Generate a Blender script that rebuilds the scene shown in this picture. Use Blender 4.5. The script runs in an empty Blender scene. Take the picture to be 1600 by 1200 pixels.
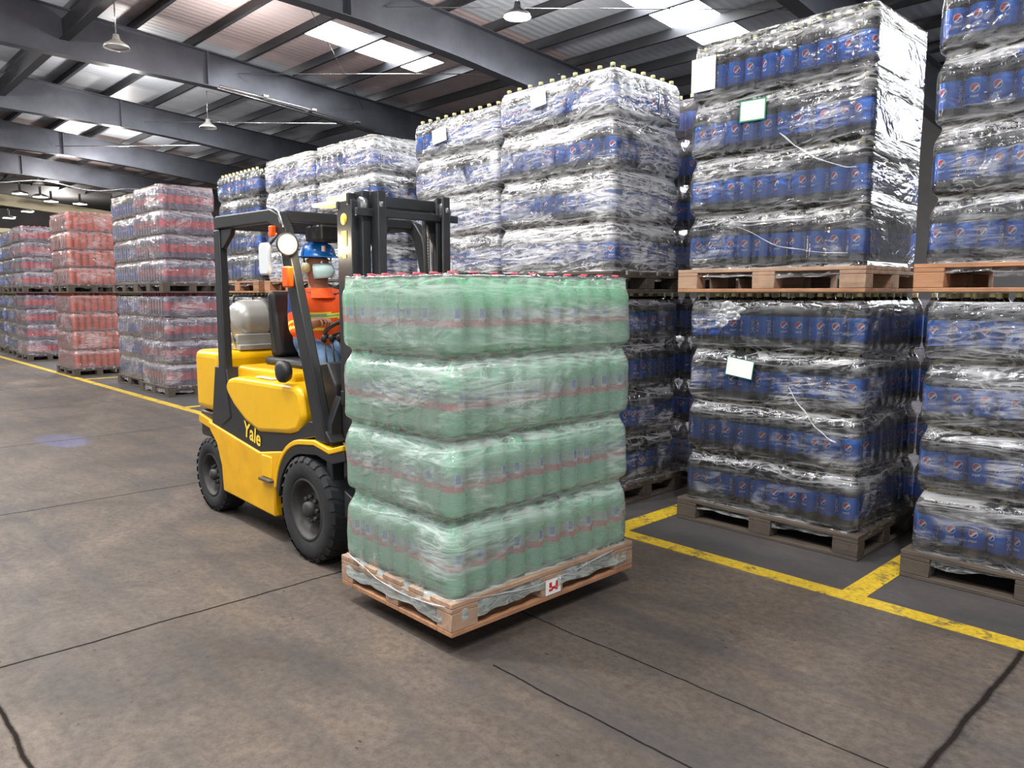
import bpy, math, random
import numpy as np
from mathutils import Vector, Matrix, noise
random.seed(7)
sc = bpy.context.scene
COL = sc.collection
PI = math.pi

# ------------------------------------------------------------ camera, world, view
sc.view_settings.view_transform = 'Standard'
sc.view_settings.look = 'None'
sc.view_settings.gamma = 1.0
sc.view_settings.use_curve_mapping = False
sc.view_settings.exposure = 0.38
sc.cycles.transparent_max_bounces = 16
sc.cycles.max_bounces = 8
sc.cycles.diffuse_bounces = 4
sc.cycles.glossy_bounces = 4
sc.cycles.sample_clamp_indirect = 8.0
sc.cycles.use_denoising = True

H = 1.5
FPX = 1200.0
TH = math.atan(142 / FPX)
YAW = math.atan(1269 / 1208.0)
cam = bpy.data.cameras.new('camera')
cam.sensor_fit = 'HORIZONTAL'; cam.sensor_width = 36.0; cam.lens = 36.0 * FPX / 1600.0
cam.clip_end = 300; cam.clip_start = 0.05
camo = bpy.data.objects.new('camera', cam); COL.objects.link(camo)
camo.location = (0, 0, H); camo.rotation_euler = (PI / 2 - TH, 0, YAW)
sc.camera = camo

W = bpy.data.worlds.new('world'); sc.world = W; W.use_nodes = True
bg = W.node_tree.nodes['Background']
bg.inputs[0].default_value = (0.93, 0.96, 1.0, 1); bg.inputs[1].default_value = 0.6

def area(name, loc, sx, sy, power, col=(1, 1, 1), rot=(0, 0, 0)):
    l = bpy.data.lights.new(name, 'AREA'); l.shape = 'RECTANGLE'; l.size = sx; l.size_y = sy
    l.energy = power; l.color = col
    o = bpy.data.objects.new(name, l); COL.objects.link(o); o.location = loc; o.rotation_euler = rot
    return o
# glowing skylight strips, some added out of view to light rafters and whiten film
SKY = [(-15.65, 8.9, 12.1), (-9.1, 11.2, 15.5), (-3.0, 8.5, 14.5), (3.2, 8.0, 20.5), (1.6, 14.0, 20.5), (4.8, 14.0, 20.5), (-20.35, 8.4, 12.8), (-26.9, 8.4, 12.8), (-33.4, 8.4, 12.8),
       (-15.65, -4.0, 0.5), (-9.1, -5.0, -0.5), (-3.0, -5.0, -0.5), (3.2, -5.0, -0.5), (-22.0, -4.0, 0.5), (-28.4, -4, .5)]
SKY_STRENGTH = 26.0
def roof_z(y): return 7.98 - 0.08 * y
# point lights under the roof, most without fixtures, added to lift roof and stacks
def point_light(x, y, z, p):
    l = bpy.data.lights.new('roof_level_light', 'POINT'); l.energy = p
    l.shadow_soft_size = 0.18; l.color = (1.0, 0.95, 0.9)
    o = bpy.data.objects.new('roof_level_light', l); COL.objects.link(o); o.location = (x, y, z)
    return o

# ------------------------------------------------------------ materials
class G:
    """small node graph writer"""
    def __init__(s, name):
        s.m = bpy.data.materials.new(name); s.m.use_nodes = True; s.t = s.m.node_tree
        s.t.nodes.clear(); s.out = s.t.nodes.new('ShaderNodeOutputMaterial')
    def n(s, typ, ins=None, **kw):
        nd = s.t.nodes.new(typ)
        for k, v in kw.items(): setattr(nd, k, v)
        for k, v in (ins or {}).items(): s.put(nd.inputs[k], v)
        return nd
    def put(s, sock, v):
        if isinstance(v, bpy.types.NodeSocket): s.t.links.new(v, sock)
        elif isinstance(v, (tuple, list)) and len(v) == 3 and sock.type == 'RGBA': sock.default_value = (*v, 1)
        else: sock.default_value = v
    def math(s, op, a, b=0.0, c=0.0, clamp=False):
        nd = s.n('ShaderNodeMath', {0: a, 1: b}, operation=op, use_clamp=clamp)
        if op in ('MULTIPLY_ADD', 'COMPARE', 'SMOOTH_MIN', 'WRAP', 'PINGPONG'): s.put(nd.inputs[2], c)
        return nd.outputs[0]
    def mix(s, f, a, b, blend='MIX'):
        nd = s.n('ShaderNodeMix', data_type='RGBA', blend_type=blend)
        s.put(nd.inputs[0], f); s.put(nd.inputs[6], a); s.put(nd.inputs[7], b); return nd.outputs[2]
    def ramp(s, f, a, b, ca=(0, 0, 0), cb=(1, 1, 1)):
        nd = s.n('ShaderNodeMapRange', {0: f, 1: a, 2: b}); return nd.outputs[0]
    def noise(s, vec, scale, detail=3, rough=0.5, dist=0.0):
        nd = s.n('ShaderNodeTexNoise', {'Scale': scale, 'Detail': detail, 'Roughness': rough, 'Distortion': dist})
        s.put(nd.inputs['Vector'], vec); return nd.outputs[0]
    def mapping(s, vec, scale=(1, 1, 1), rot=(0, 0, 0), loc=(0, 0, 0)):
        nd = s.n('ShaderNodeMapping'); s.put(nd.inputs[0], vec); nd.inputs[1].default_value = loc
        nd.inputs[2].default_value = rot; nd.inputs[3].default_value = scale; return nd.outputs[0]
    def pos(s): return s.n('ShaderNodeNewGeometry').outputs['Position']
    def obj(s): return s.n('ShaderNodeTexCoord').outputs['Object']
    def sep(s, v): nd = s.n('ShaderNodeSeparateXYZ'); s.put(nd.inputs[0], v); return nd.outputs
    def bump(s, h, strength=0.3, dist=0.01):
        nd = s.n('ShaderNodeBump', {'Strength': strength, 'Distance': dist}); s.put(nd.inputs['Height'], h); return nd.outputs[0]
    def bsdf(s, **kw):
        nd = s.n('ShaderNodeBsdfPrincipled')
        for k, v in kw.items(): s.put(nd.inputs[k.replace('_', ' ')], v)
        return nd.outputs[0]
    def done(s, sh): s.t.links.new(sh, s.out.inputs[0]); return s.m

def plain(name, col, rough=0.5, metal=0.0, spec=None, var=0.0, scale=6.0, coat=0.0, bump=0.0):
    g = G(name); c = col
    p = g.obj()
    if var or bump:
        nz = g.noise(p, scale, 5, 0.6)
        if var:
            dark = tuple(v * (1 - var) for v in col); lite = tuple(min(1, v * (1 + var)) for v in col)
            c = g.mix(g.ramp(nz, 0.3, 0.7), dark, lite)
    kw = dict(Base_Color=c, Roughness=rough, Metallic=metal)
    if coat: kw['Coat_Weight'] = coat
    if bump: kw['Normal'] = g.bump(g.noise(p, scale * 6, 4), bump, 0.005)
    return g.done(g.bsdf(**kw))

def emis(name, col, st):
    g = G(name); e = g.n('ShaderNodeEmission', {0: col, 1: st}); return g.done(e.outputs[0])

def lin(r, g, b):
    f = lambda c: ((c / 255 + 0.055) / 1.055) ** 2.4 if c > 10 else c / 255 / 12.92
    return (f(r), f(g), f(b))

def floor_material():
    g = G('worn_concrete'); p = g.pos(); x, y, z = g.sep(p)
    big = g.noise(p, 0.9, 6, 0.65, 0.6)
    med = g.noise(g.mapping(p, (1.6, 3.6, 1)), 1.3, 6, 0.7, 0.8)
    fine = g.noise(p, 26, 6, 0.7)
    wob = g.math('MULTIPLY', g.math('SUBTRACT', g.noise(p, 3.0, 5, 0.6), 0.5), 0.035)
    c = g.mix(g.ramp(big, 0.36, 0.66), lin(78, 71, 66), lin(113, 100, 88))
    c = g.mix(g.math('MULTIPLY', g.ramp(med, 0.45, 0.75), 0.6), c, lin(78, 75, 75))
    c = g.mix(g.math('MULTIPLY', g.ramp(fine, 0.40, 0.68), 0.55), c, lin(50, 43, 39))
    grit = g.noise(p, 95, 4, 0.75)
    c = g.mix(g.math('MULTIPLY', g.ramp(grit, 0.5, 0.72), 0.35), c, lin(44, 40, 38))
    # tyre darkened lane in front of the racks
    lane = g.noise(g.mapping(p, (0.22, 2.4, 1)), 1.4, 5, 0.6)
    c = g.mix(g.math('MULTIPLY', g.ramp(lane, 0.48, 0.66), 0.55), c, lin(62, 60, 62))
    # specks of grit
    vor = g.n('ShaderNodeTexVoronoi', {'Scale': 7.0}); g.put(vor.inputs['Vector'], g.mapping(p, (1, 1.6, 1)))
    sp = g.math('MULTIPLY', g.math('LESS_THAN', g.math('ADD', vor.outputs[0], g.math('MULTIPLY', g.math('SUBTRACT', fine, 0.5), 0.25)), 0.065), g.math('GREATER_THAN', med, 0.47))
    c = g.mix(g.math('MULTIPLY', sp, 0.75), c, lin(45, 36, 34))
    # the storage side of the painted line is a darker slab, its colour also holding stack shade
    st = g.math('GREATER_THAN', g.math('ADD', y, wob), 3.80)
    c = g.mix(g.math('MULTIPLY', st, 0.72), c, g.mix(g.ramp(big, 0.3, 0.7), lin(58, 59, 62), lin(74, 73, 75)))
    # joints
    tot = 0.0
    def joint(coord, at, w, lo=None, hi=None, other=None):
        d = g.math('ABSOLUTE', g.math('SUBTRACT', g.math('ADD', coord, wob), at))
        k = g.math('SUBTRACT', 1.0, g.ramp(d, w * 0.35, w))
        if lo is not None: k = g.math('MULTIPLY', k, g.math('GREATER_THAN', other, lo))
        if hi is not None: k = g.math('MULTIPLY', k, g.math('LESS_THAN', other, hi))
        return k
    for (cc, at, w, lo, hi, oth) in [(x, -0.745, .018, None, 4.0, y), (x, -3.55, .011, None, 4.0, y), (x, -6.07, .011, None, 4, y),
                           (x, -8.8, .011, None, 4, y), (x, -11.5, .012, None, 4, y), (x, -14.2, .012, None, 4, y), (x, 2.0, .012, None, 4, y),
                           (y, 0.465, .013, -3.6, None, x), (y, 1.985, .007, -2.2, -0.75, x), (y, 2.44, .006, -2.6, -0.75, x), (y, -2.4, .012, None, None, x)]:
        j = joint(cc, at, w, lo, hi, oth); tot = j if isinstance(tot, float) else g.math('MAXIMUM', tot, j)
    # dirt smear around the joints
    d2 = g.math('ABSOLUTE', g.math('SUBTRACT', g.math('ADD', x, g.math('MULTIPLY', wob, 3.0)), -0.73))
    sm = g.math('MULTIPLY', g.math('SUBTRACT', 1.0, g.ramp(d2, 0.0, 0.07)), g.math('MULTIPLY', g.ramp(fine, 0.35, 0.6), g.math('LESS_THAN', y, 3.6)))
    c = g.mix(g.math('MULTIPLY', sm, 0.6), c, lin(40, 38, 38))
    c = g.mix(g.math('MULTIPLY', tot, 0.92), c, lin(30, 27, 26))
    r = g.n('ShaderNodeMapRange', {0: med, 1: 0.3, 2: 0.75, 3: 0.52, 4: 0.80}).outputs[0]
    h = g.math('SUBTRACT', g.math('MULTIPLY', fine, 0.25), g.math('MULTIPLY', tot, 0.25))
    return g.done(g.bsdf(Base_Color=c, Roughness=g.math('MAXIMUM', r, tot), Specular_IOR_Level=g.math('MULTIPLY_ADD', tot, -0.33, 0.35), Normal=g.bump(h, 0.35, 0.006)))

def line_material():
    g = G('worn_yellow_floor_paint'); p = g.pos()
    a = g.noise(p, 7, 6, 0.7); b = g.noise(p, 40, 4, 0.7)
    c = g.mix(g.ramp(b, 0.35, 0.75), lin(214, 182, 40), lin(160, 130, 44))
    c = g.mix(g.math('MULTIPLY', g.ramp(g.math('MULTIPLY_ADD', a, 0.8, g.math('MULTIPLY', b, 0.35)), 0.60, 0.70), 0.85), c, lin(72, 66, 58))
    return g.done(g.bsdf(Base_Color=c, Roughness=0.55))

def roof_material():
    g = G('roof_sheet'); p = g.pos(); x, y, z = g.sep(p)
    w = g.math('SINE', g.math('MULTIPLY', x, 2 * PI / 0.2))
    n1 = g.noise(g.mapping(p, (0.3, 0.6, 0.1)), 1.0, 4, 0.6)
    pink = g.mix(g.ramp(n1, 0.35, 0.65), lin(192, 172, 170), lin(174, 162, 163))
    grey = g.mix(g.ramp(n1, 0.35, 0.65), lin(178, 182, 190), lin(160, 165, 173))
    k = g.math('MAXIMUM', g.math('GREATER_THAN', x, -12.4), g.math('MULTIPLY', g.math('LESS_THAN', x, -18.6), g.math('GREATER_THAN', x, -31.2)))
    c = g.mix(k, pink, grey)
    c = g.mix(g.math('MULTIPLY', g.ramp(w, 0.3, 1.0), 0.12), c, lin(120, 120, 126))
    return g.done(g.bsdf(Base_Color=c, Roughness=0.5, Normal=g.bump(w, 0.3, 0.015)))

def wood(name, a, b, dirt):
    g = G(name); p = g.obj()
    gr = g.noise(g.mapping(p, (3, 40, 40)), 1.0, 5, 0.6, 0.3); bl = g.noise(p, 5, 4, 0.6)
    c = g.mix(g.ramp(gr, 0.3, 0.7), a, b)
    c = g.mix(g.math('MULTIPLY', g.ramp(bl, 0.45, 0.7), dirt), c, lin(60, 50, 44))
    return g.done(g.bsdf(Base_Color=c, Roughness=0.75, Normal=g.bump(gr, 0.25, 0.003)))

def film_material(name, const=0.04, haze=0.10, streak=0.5, gloss=0.03, tint=(0.93, 0.94, 0.97), seed=0.0, rough=0.10, spread=0.0, bs=0.7):
    """clear plastic wrap: see through and tight over the bottle bodies, wrinkled and milky where it bridges the shoulders, with glints painted white along the folds"""
    g = G(name); p = g.pos()
    slack = g.n('ShaderNodeAttribute', attribute_name='slack').outputs['Fac']
    pm = g.mapping(p, (1, 1, 1), (0.05, 0.06, 0), (seed, seed * .7, seed * .3))
    big = g.noise(g.mapping(pm, (2.0, 2.0, 3.2)), 1.0, 4, 0.6, 0.5)
    st = g.noise(g.mapping(pm, (2.2, 2.2, 19)), 1.0, 4, 0.5, 1.0)
    cr = g.noise(g.mapping(pm, (6, 6, 17), (0.25, -0.2, 0)), 1.0, 4, 0.5, 1.2)
    patch = g.ramp(big, 0.52 - spread, 0.68 - spread)
    amt = g.math('MAXIMUM', slack, patch)
    ridge = g.math('SUBTRACT', 1.0, g.math('MULTIPLY', g.math('ABSOLUTE', g.math('SUBTRACT', st, 0.5)), 13.0), clamp=True)
    ridge2 = g.math('SUBTRACT', 1.0, g.math('MULTIPLY', g.math('ABSOLUTE', g.math('SUBTRACT', cr, 0.5)), 18.0), clamp=True)
    folds = g.math('MULTIPLY', g.math('MAXIMUM', ridge, g.math('MULTIPLY', ridge2, 0.7)), g.math('MULTIPLY_ADD', amt, 0.9, 0.04))
    hz = g.math('MULTIPLY_ADD', folds, streak, g.math('MULTIPLY_ADD', patch, haze, const), clamp=True)  # fold whitening is milky film with reflected glints painted in
    height = g.math('MULTIPLY', g.math('ADD', st, g.math('MULTIPLY', cr, 0.5)), g.math('MULTIPLY_ADD', amt, 0.85, 0.15))
    nrm = g.bump(height, bs, 0.02)
    dif = g.n('ShaderNodeBsdfDiffuse', {0: tint, 'Normal': nrm}).outputs[0]
    trl = g.n('ShaderNodeBsdfTranslucent', {0: tint}).outputs[0]
    tr = g.n('ShaderNodeBsdfTransparent', {0: (0.98, 0.983, 0.99)}).outputs[0]
    gl = g.n('ShaderNodeBsdfGlossy', {0: (1, 1, 1), 'Roughness': rough, 'Normal': nrm}).outputs[0]
    fr = g.n('ShaderNodeFresnel', {0: 1.5, 'Normal': nrm}).outputs[0]
    m0 = g.n('ShaderNodeMixShader', {0: 0.3, 1: dif, 2: trl}).outputs[0]
    m1 = g.n('ShaderNodeMixShader', {0: hz, 1: tr, 2: m0}).outputs[0]
    m2 = g.n('ShaderNodeMixShader', {0: g.math('MULTIPLY_ADD', fr, 1.35, gloss, clamp=True), 1: m1, 2: gl}).outputs[0]
    return g.done(m2)

def torn_film():
    g = G('loose_milky_film'); d = g.n('ShaderNodeBsdfDiffuse', {0: (.9, .92, .94)}).outputs[0]; t = g.n('ShaderNodeBsdfTranslucent', {0: (.9, .92, .94)}).outputs[0]
    gl = g.n('ShaderNodeBsdfGlossy', {0: (1, 1, 1), 'Roughness': .15}).outputs[0]; tr = g.n('ShaderNodeBsdfTransparent').outputs[0]
    a = g.n('ShaderNodeMixShader', {0: .4, 1: d, 2: t}).outputs[0]; a = g.n('ShaderNodeMixShader', {0: .2, 1: a, 2: gl}).outputs[0]
    return g.done(g.n('ShaderNodeMixShader', {0: .55, 1: tr, 2: a}).outputs[0])

def cola_label():
    g = G('blue_cola_label'); uv = g.n('ShaderNodeUVMap').outputs[0]; u, v, _ = g.sep(uv)
    half = PI * 0.0530
    p = g.math('SUBTRACT', g.math('MODULO', g.math('ADD', u, half * 4.5), half), half / 2)
    q = g.math('SUBTRACT', v, 0.150); R = 0.0215
    d = g.math('SQRT', g.math('ADD', g.math('MULTIPLY', p, p), g.math('MULTIPLY', q, q)))
    ca, sa = math.cos(0.45), math.sin(0.45)
    pr = g.math('ADD', g.math('MULTIPLY', p, ca), g.math('MULTIPLY', q, sa))
    qr = g.math('SUBTRACT', g.math('MULTIPLY', q, ca), g.math('MULTIPLY', p, sa))
    w = g.math('MULTIPLY', g.math('SINE', g.math('MULTIPLY', pr, 2.6 / R)), R * 0.22)
    red = g.math('GREATER_THAN', qr, g.math('ADD', w, R * 0.02)); blu = g.math('LESS_THAN', qr, g.math('SUBTRACT', g.math('MULTIPLY', w, 0.8), R * 0.42))
    c = g.mix(red, (0.86, 0.88, 0.92), lin(214, 30, 44)); c = g.mix(blu, c, lin(14, 60, 160))
    c = g.mix(g.math('GREATER_THAN', d, R * 0.88), c, (0.86, 0.88, 0.92))
    vg = g.math('MULTIPLY', g.math('SUBTRACT', v, 0.07), 1 / 0.13)
    base = g.mix(vg, lin(0, 90, 192), lin(12, 118, 222))
    c = g.mix(g.math('LESS_THAN', d, R), base, c)
    return g.done(g.bsdf(Base_Color=c, Roughness=0.3))

def green_label():
    g = G('red_and_silver_label'); uv = g.n('ShaderNodeUVMap').outputs[0]; u, v, _ = g.sep(uv)
    half = PI * 0.0530
    p = g.math('ABSOLUTE', g.math('SUBTRACT', g.math('MODULO', g.math('ADD', u, half * 4.5), half), half / 2))
    c = g.mix(g.math('GREATER_THAN', v, 0.142), lin(214, 34, 52), lin(160, 186, 172))
    box = g.math('LESS_THAN', p, 0.015); c = g.mix(box, c, lin(222, 230, 236))
    dot = g.math('MULTIPLY', g.math('LESS_THAN', p, 0.012), g.math('GREATER_THAN', v, 0.150))
    c = g.mix(dot, c, lin(40, 96, 190))
    d3 = g.math('MULTIPLY', g.math('LESS_THAN', p, 0.014), g.math('LESS_THAN', v, 0.136))
    c = g.mix(d3, c, lin(214, 34, 52))
    return g.done(g.bsdf(Base_Color=c, Roughness=0.3))

def drink(name, col, rough=0.12, trans=0.0):
    g = G(name)
    a = g.bsdf(Base_Color=col, Roughness=rough, Coat_Weight=0.5, Coat_Roughness=0.05)
    if trans:
        t = g.n('ShaderNodeBsdfTranslucent', {0: col}).outputs[0]
        a = g.n('ShaderNodeMixShader', {0: trans, 1: a, 2: t}).outputs[0]
    return g.done(a)

M = dict(
    floor=floor_material(), line=line_material(), roof=roof_material(),
    wood=wood('pale_pallet_wood', lin(186, 154, 128), lin(152, 122, 100), 0.5),
    woodo=wood('orange_pallet_wood', lin(188, 138, 100), lin(150, 106, 78), 0.45),
    woodg=wood('weathered_pallet_wood', lin(92, 82, 72), lin(66, 58, 52), 0.6),
    steel=plain('dark_roof_steel', lin(80, 82, 90), 0.36, 0.4, var=0.2, scale=1.5),
    steel_d=plain('black_roof_steel', lin(40, 41, 45), 0.5, 0.2, var=0.2, scale=1.5),
    cream=plain('cream_steel', lin(226, 214, 180), 0.5, var=0.06, scale=1),
    wallm=plain('wall_cladding', lin(88, 86, 86), 0.7, var=0.15, scale=1),
    skyl=emis('skylight_sheet', (0.95, 0.97, 1.0), SKY_STRENGTH),
    lampe=emis('lamp_glow', (1.0, 0.96, 0.92), 14.0),
    yellow=plain('yellow_truck_paint', lin(232, 178, 0), 0.32, var=0.06, scale=4, coat=0.15),
    yellow_d=plain('worn_yellow_truck_paint', lin(224, 166, 0), 0.45, var=0.12, scale=6, coat=0.05),
    black=plain('black_truck_paint', lin(38, 39, 41), 0.4, 0.1, var=0.15, scale=6),
    mast=plain('grey_black_mast_steel', lin(58, 59, 62), 0.38, 0.4, var=0.2, scale=6),
    rubber=plain('tyre_rubber', lin(34, 35, 37), 0.75, var=0.3, scale=9, bump=0.3),
    rim=plain('dusty_wheel_rim', lin(62, 60, 58), 0.6, 0.3, var=0.25, scale=14),
    chrome=plain('bright_steel', lin(190, 190, 190), 0.25, 0.9),
    tank=plain('grey_gas_cylinder_paint', lin(176, 174, 168), 0.35, 0.35, var=0.1, scale=6),
    orange_l=plain('orange_indicator_lens', lin(244, 96, 20), 0.3),
    head=emis('headlamp_glow', (1.0, 0.84, 0.6), 22.0),
    mirror=plain('pale_mirror_back', lin(216, 220, 222), 0.35),
    seat=plain('black_vinyl', lin(34, 34, 36), 0.5),
    letter=plain('yellow_lettering', lin(250, 208, 60), 0.5),
    paper=plain('white_paper', lin(236, 240, 236), 0.7, var=0.03, scale=8),
    greenp=plain('green_paper_edge', lin(30, 130, 84), 0.6),
    sticker_r=plain('red_print', lin(196, 40, 30), 0.6),
    redcap=plain('red_bottle_cap', lin(222, 84, 100), 0.4),
    yelcap=plain('pale_yellow_cap', lin(224, 218, 158), 0.4),
    white=plain('white_print', lin(236, 240, 246), 0.5),
    cola=drink('cola_in_clear_plastic', lin(34, 30, 34)),
    green=drink('pale_green_drink', lin(148, 248, 200), 0.2, 0.4),
    red=drink('red_drink', lin(214, 40, 58), 0.2, 0.1),
    redlab=plain('dark_purple_label', lin(90, 66, 110), 0.4),
    orange=drink('orange_drink', lin(226, 92, 34), 0.2, 0.1),
    orlab=plain('orange_label', lin(214, 110, 70), 0.4),
    collab=cola_label(), grnlab=green_label(),
    torn=torn_film(), wall_glow=emis('added_glow_sheet', (0.96, 0.98, 1.0), 5.0),
    film_g=film_material('clear_stretch_film_on_green', .27, 0.10, 0.42, 0.0, (0.90, 1.0, 0.95), 3.1, spread=.03, bs=.45),
    film_b=film_material('clear_stretch_film', .035, 0.07, 0.55, 0.0, seed=1.3, spread=.02),
    film_w=film_material('heavily_wrinkled_stretch_film', .06, 0.16, 0.85, 0.02, seed=7.7, spread=.12),
    film_r=film_material('hazy_stretch_film', .13, 0.10, 0.40, 0.0, (0.93, 0.88, 0.92), 5.2, spread=.04),
    skin=plain('skin', lin(150, 104, 84), 0.55), helmet=plain('blue_helmet', lin(22, 108, 196), 0.3, coat=0.4),
    vest=plain('orange_high_visibility_cloth', lin(250, 92, 30), 0.75, var=0.1, scale=20),
    navy=plain('navy_blue_cloth', lin(26, 52, 120), 0.8, var=0.15, scale=20),
    stripe=plain('yellow_reflective_tape', lin(228, 236, 70), 0.5), grey_s=plain('silver_reflective_tape', lin(150, 170, 150), 0.4),
    jeans=plain('blue_denim', lin(92, 122, 158), 0.85, var=0.3, scale=14), boot=plain('black_boot_leather', lin(30, 28, 28), 0.5),
    mask=plain('pale_blue_face_mask', lin(196, 224, 228), 0.7), muff=plain('cream_ear_defender', lin(214, 202, 158), 0.5),
    hair=plain('dark_hair', lin(30, 24, 22), 0.7),
)
# ------------------------------------------------------------ mesh helpers
class MB:
    def __init__(s): s.v = []; s.f = []; s.m = []; s.sm = []; s.uv = None
    def add(s, vs, fs, mi=0, smooth=False):
        b = len(s.v); s.v += [tuple(v) for v in vs]
        for f in fs: s.f.append(tuple(b + i for i in f)); s.m.append(mi); s.sm.append(smooth)
        return s
    def box(s, x0, x1, y0, y1, z0, z1, mi=0):
        vs = [(x, y, z) for x in (x0, x1) for y in (y0, y1) for z in (z0, z1)]
        return s.add(vs, [(0, 1, 3, 2), (4, 6, 7, 5), (0, 4, 5, 1), (2, 3, 7, 6), (0, 2, 6, 4), (1, 5, 7, 3)], mi)
    def prism(s, poly, a, b, axis='y', mi=0):
        """poly in the two other axes (x,z for axis y; y,z for axis x; x,y for axis z)"""
        n = len(poly)
        def P(p, t):
            return {'y': (p[0], t, p[1]), 'x': (t, p[0], p[1]), 'z': (p[0], p[1], t)}[axis]
        vs = [P(p, a) for p in poly] + [P(p, b) for p in poly]
        fs = [tuple(range(n)), tuple(range(2 * n - 1, n - 1, -1))] + [(i, i + n, (i + 1) % n + n, (i + 1) % n) for i in range(n)]
        return s.add(vs, fs, mi)
    def tube(s, pts, r, n=10, mi=0, caps=True, closed=False):
        pts = [Vector(p) for p in pts]; rs = r if isinstance(r, (list, tuple)) else [r] * len(pts)
        rings = []; N = len(pts); prev = None
        for i, p in enumerate(pts):
            if closed: d = (pts[(i + 1) % N] - pts[i - 1])
            else: d = (pts[min(i + 1, N - 1)] - pts[max(i - 1, 0)])
            d.normalize()
            if prev is None:
                a = Vector((0, 0, 1)) if abs(d.z) < 0.9 else Vector((1, 0, 0)); u = d.cross(a).normalized()
            else:
                u = (prev - d * prev.dot(d)); u = u.normalized() if u.length > 1e-6 else d.orthogonal().normalized()
            prev = u; w = d.cross(u)
            rings.append([p + (u * math.cos(2 * PI * k / n) + w * math.sin(2 * PI * k / n)) * rs[i] for k in range(n)])
        vs = [q for rg in rings for q in rg]; fs = []
        for i in range(N if closed else N - 1):
            j = (i + 1) % N
            for k in range(n): fs.append((i * n + k, i * n + (k + 1) % n, j * n + (k + 1) % n, j * n + k))
        s.add(vs, fs, mi, True)
        if caps and not closed:
            b = len(s.v) - len(vs)
            for st, rev in ((b, True), (b + (N - 1) * n, False)):
                f = tuple(range(st, st + n)); s.f.append(f[::-1] if rev else f); s.m.append(mi); s.sm.append(False)
        return s
    def lathe(s, prof, c, axis='z', n=32, mi=0, smooth=True, mis=None):
        """prof: (r, t) pairs along the axis from c"""
        def P(r, t, a):
            x, y = r * math.cos(a), r * math.sin(a)
            return {'z': (c[0] + x, c[1] + y, c[2] + t), 'y': (c[0] + x, c[1] + t, c[2] - y), 'x': (c[0] + t, c[1] + x, c[2] + y)}[axis]
        b = len(s.v)
        for (r, t) in prof: s.v += [P(max(r, 1e-5), t, 2 * PI * k / n) for k in range(n)]
        for i in range(len(prof) - 1):
            for k in range(n):
                s.f.append((b + i * n + k, b + i * n + (k + 1) % n, b + (i + 1) * n + (k + 1) % n, b + (i + 1) * n + k))
                s.m.append(mis[i] if mis else mi); s.sm.append(smooth)
        return s
    def build(s, name, mats, parent=None, bevel=0.0, seg=2, subsurf=0):
        me = bpy.data.meshes.new(name); me.from_pydata(s.v, [], s.f)
        if not isinstance(mats, (list, tuple)): mats = [mats]
        for m in mats: me.materials.append(m)
        me.polygons.foreach_set('material_index', s.m); me.polygons.foreach_set('use_smooth', s.sm); me.update()
        return link(name, me, parent, bevel, seg, subsurf)

def link(name, me, parent=None, bevel=0.0, seg=2, subsurf=0):
    o = bpy.data.objects.new(name, me); COL.objects.link(o)
    if parent is not None:
        o.parent = parent
        L = Vector((0, 0, 0)); q = parent
        while q is not None: L += Vector(q.location); q = q.parent
        o.location = -L
    if bevel:
        b = o.modifiers.new('bevel', 'BEVEL'); b.width = bevel; b.segments = seg; b.limit_method = 'ANGLE'
        b.harden_normals = False
        for p in me.polygons: p.use_smooth = True
        try: me.set_sharp_from_angle(angle=math.radians(40))
        except Exception: pass
    if subsurf:
        m = o.modifiers.new('sub', 'SUBSURF'); m.levels = subsurf; m.render_levels = subsurf
        for p in me.polygons: p.use_smooth = True
    return o
def tag(o, label=None, cat=None, group=None, kind=None):
    if label: o['label'] = label
    if cat: o['category'] = cat
    if group: o['group'] = group
    if kind: o['kind'] = kind
    return o
def empty(name, loc, label=None, cat=None, group=None):
    o = bpy.data.objects.new(name, None); COL.objects.link(o); o.location = loc; o.empty_display_size = 0.1
    return tag(o, label, cat, group)
def struct(o): o['kind'] = 'structure'; return o
def copy_tree(o, parent=None):
    c = o.copy(); COL.objects.link(c)
    if parent is not None: c.parent = parent
    for ch in KIDS.get(o.name, ()): copy_tree(ch, c)
    return c
KIDS = {}
def text_mesh(txt, size, bold=0.0, shear=0.0):
    cu = bpy.data.curves.new('t', 'FONT'); cu.body = txt; cu.size = size; cu.align_x = 'CENTER'; cu.align_y = 'CENTER'
    cu.offset = bold; cu.shear = shear; cu.resolution_u = 3
    o = bpy.data.objects.new('t', cu); COL.objects.link(o)
    dg = bpy.context.evaluated_depsgraph_get(); me = bpy.data.meshes.new_from_object(o.evaluated_get(dg))
    V = [tuple(v.co) for v in me.vertices]; F = [tuple(p.vertices) for p in me.polygons]
    bpy.data.objects.remove(o); bpy.data.curves.remove(cu); bpy.data.meshes.remove(me)
    return V, F

# ------------------------------------------------------------ setting
b = MB(); b.add([(-60, -14, 0), (12, -14, 0), (12, 22, 0), (-60, 22, 0)], [(0, 1, 2, 3)]); struct(b.build('floor', M['floor']))
n_trim = [0]
def trim(mb, mat, bevel=0.0):
    n_trim[0] += 1; return struct(mb.build('trim_%d' % n_trim[0], mat, bevel=bevel))
# painted bay lines
b = MB(); b.box(-60, 12, 3.69, 3.80, 0.0, 0.003); trim(b, M['line'])
for (xa, xb) in [(-1.56, -1.44), (-3.06, -2.92), (-4.5, -4.38), (-7.4, -7.28), (-10.3, -10.18), (-14.9, -14.78)]:
    b = MB(); b.box(xa, xb, 3.80, 5.0, 0.0, 0.003); trim(b, M['line'])
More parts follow.
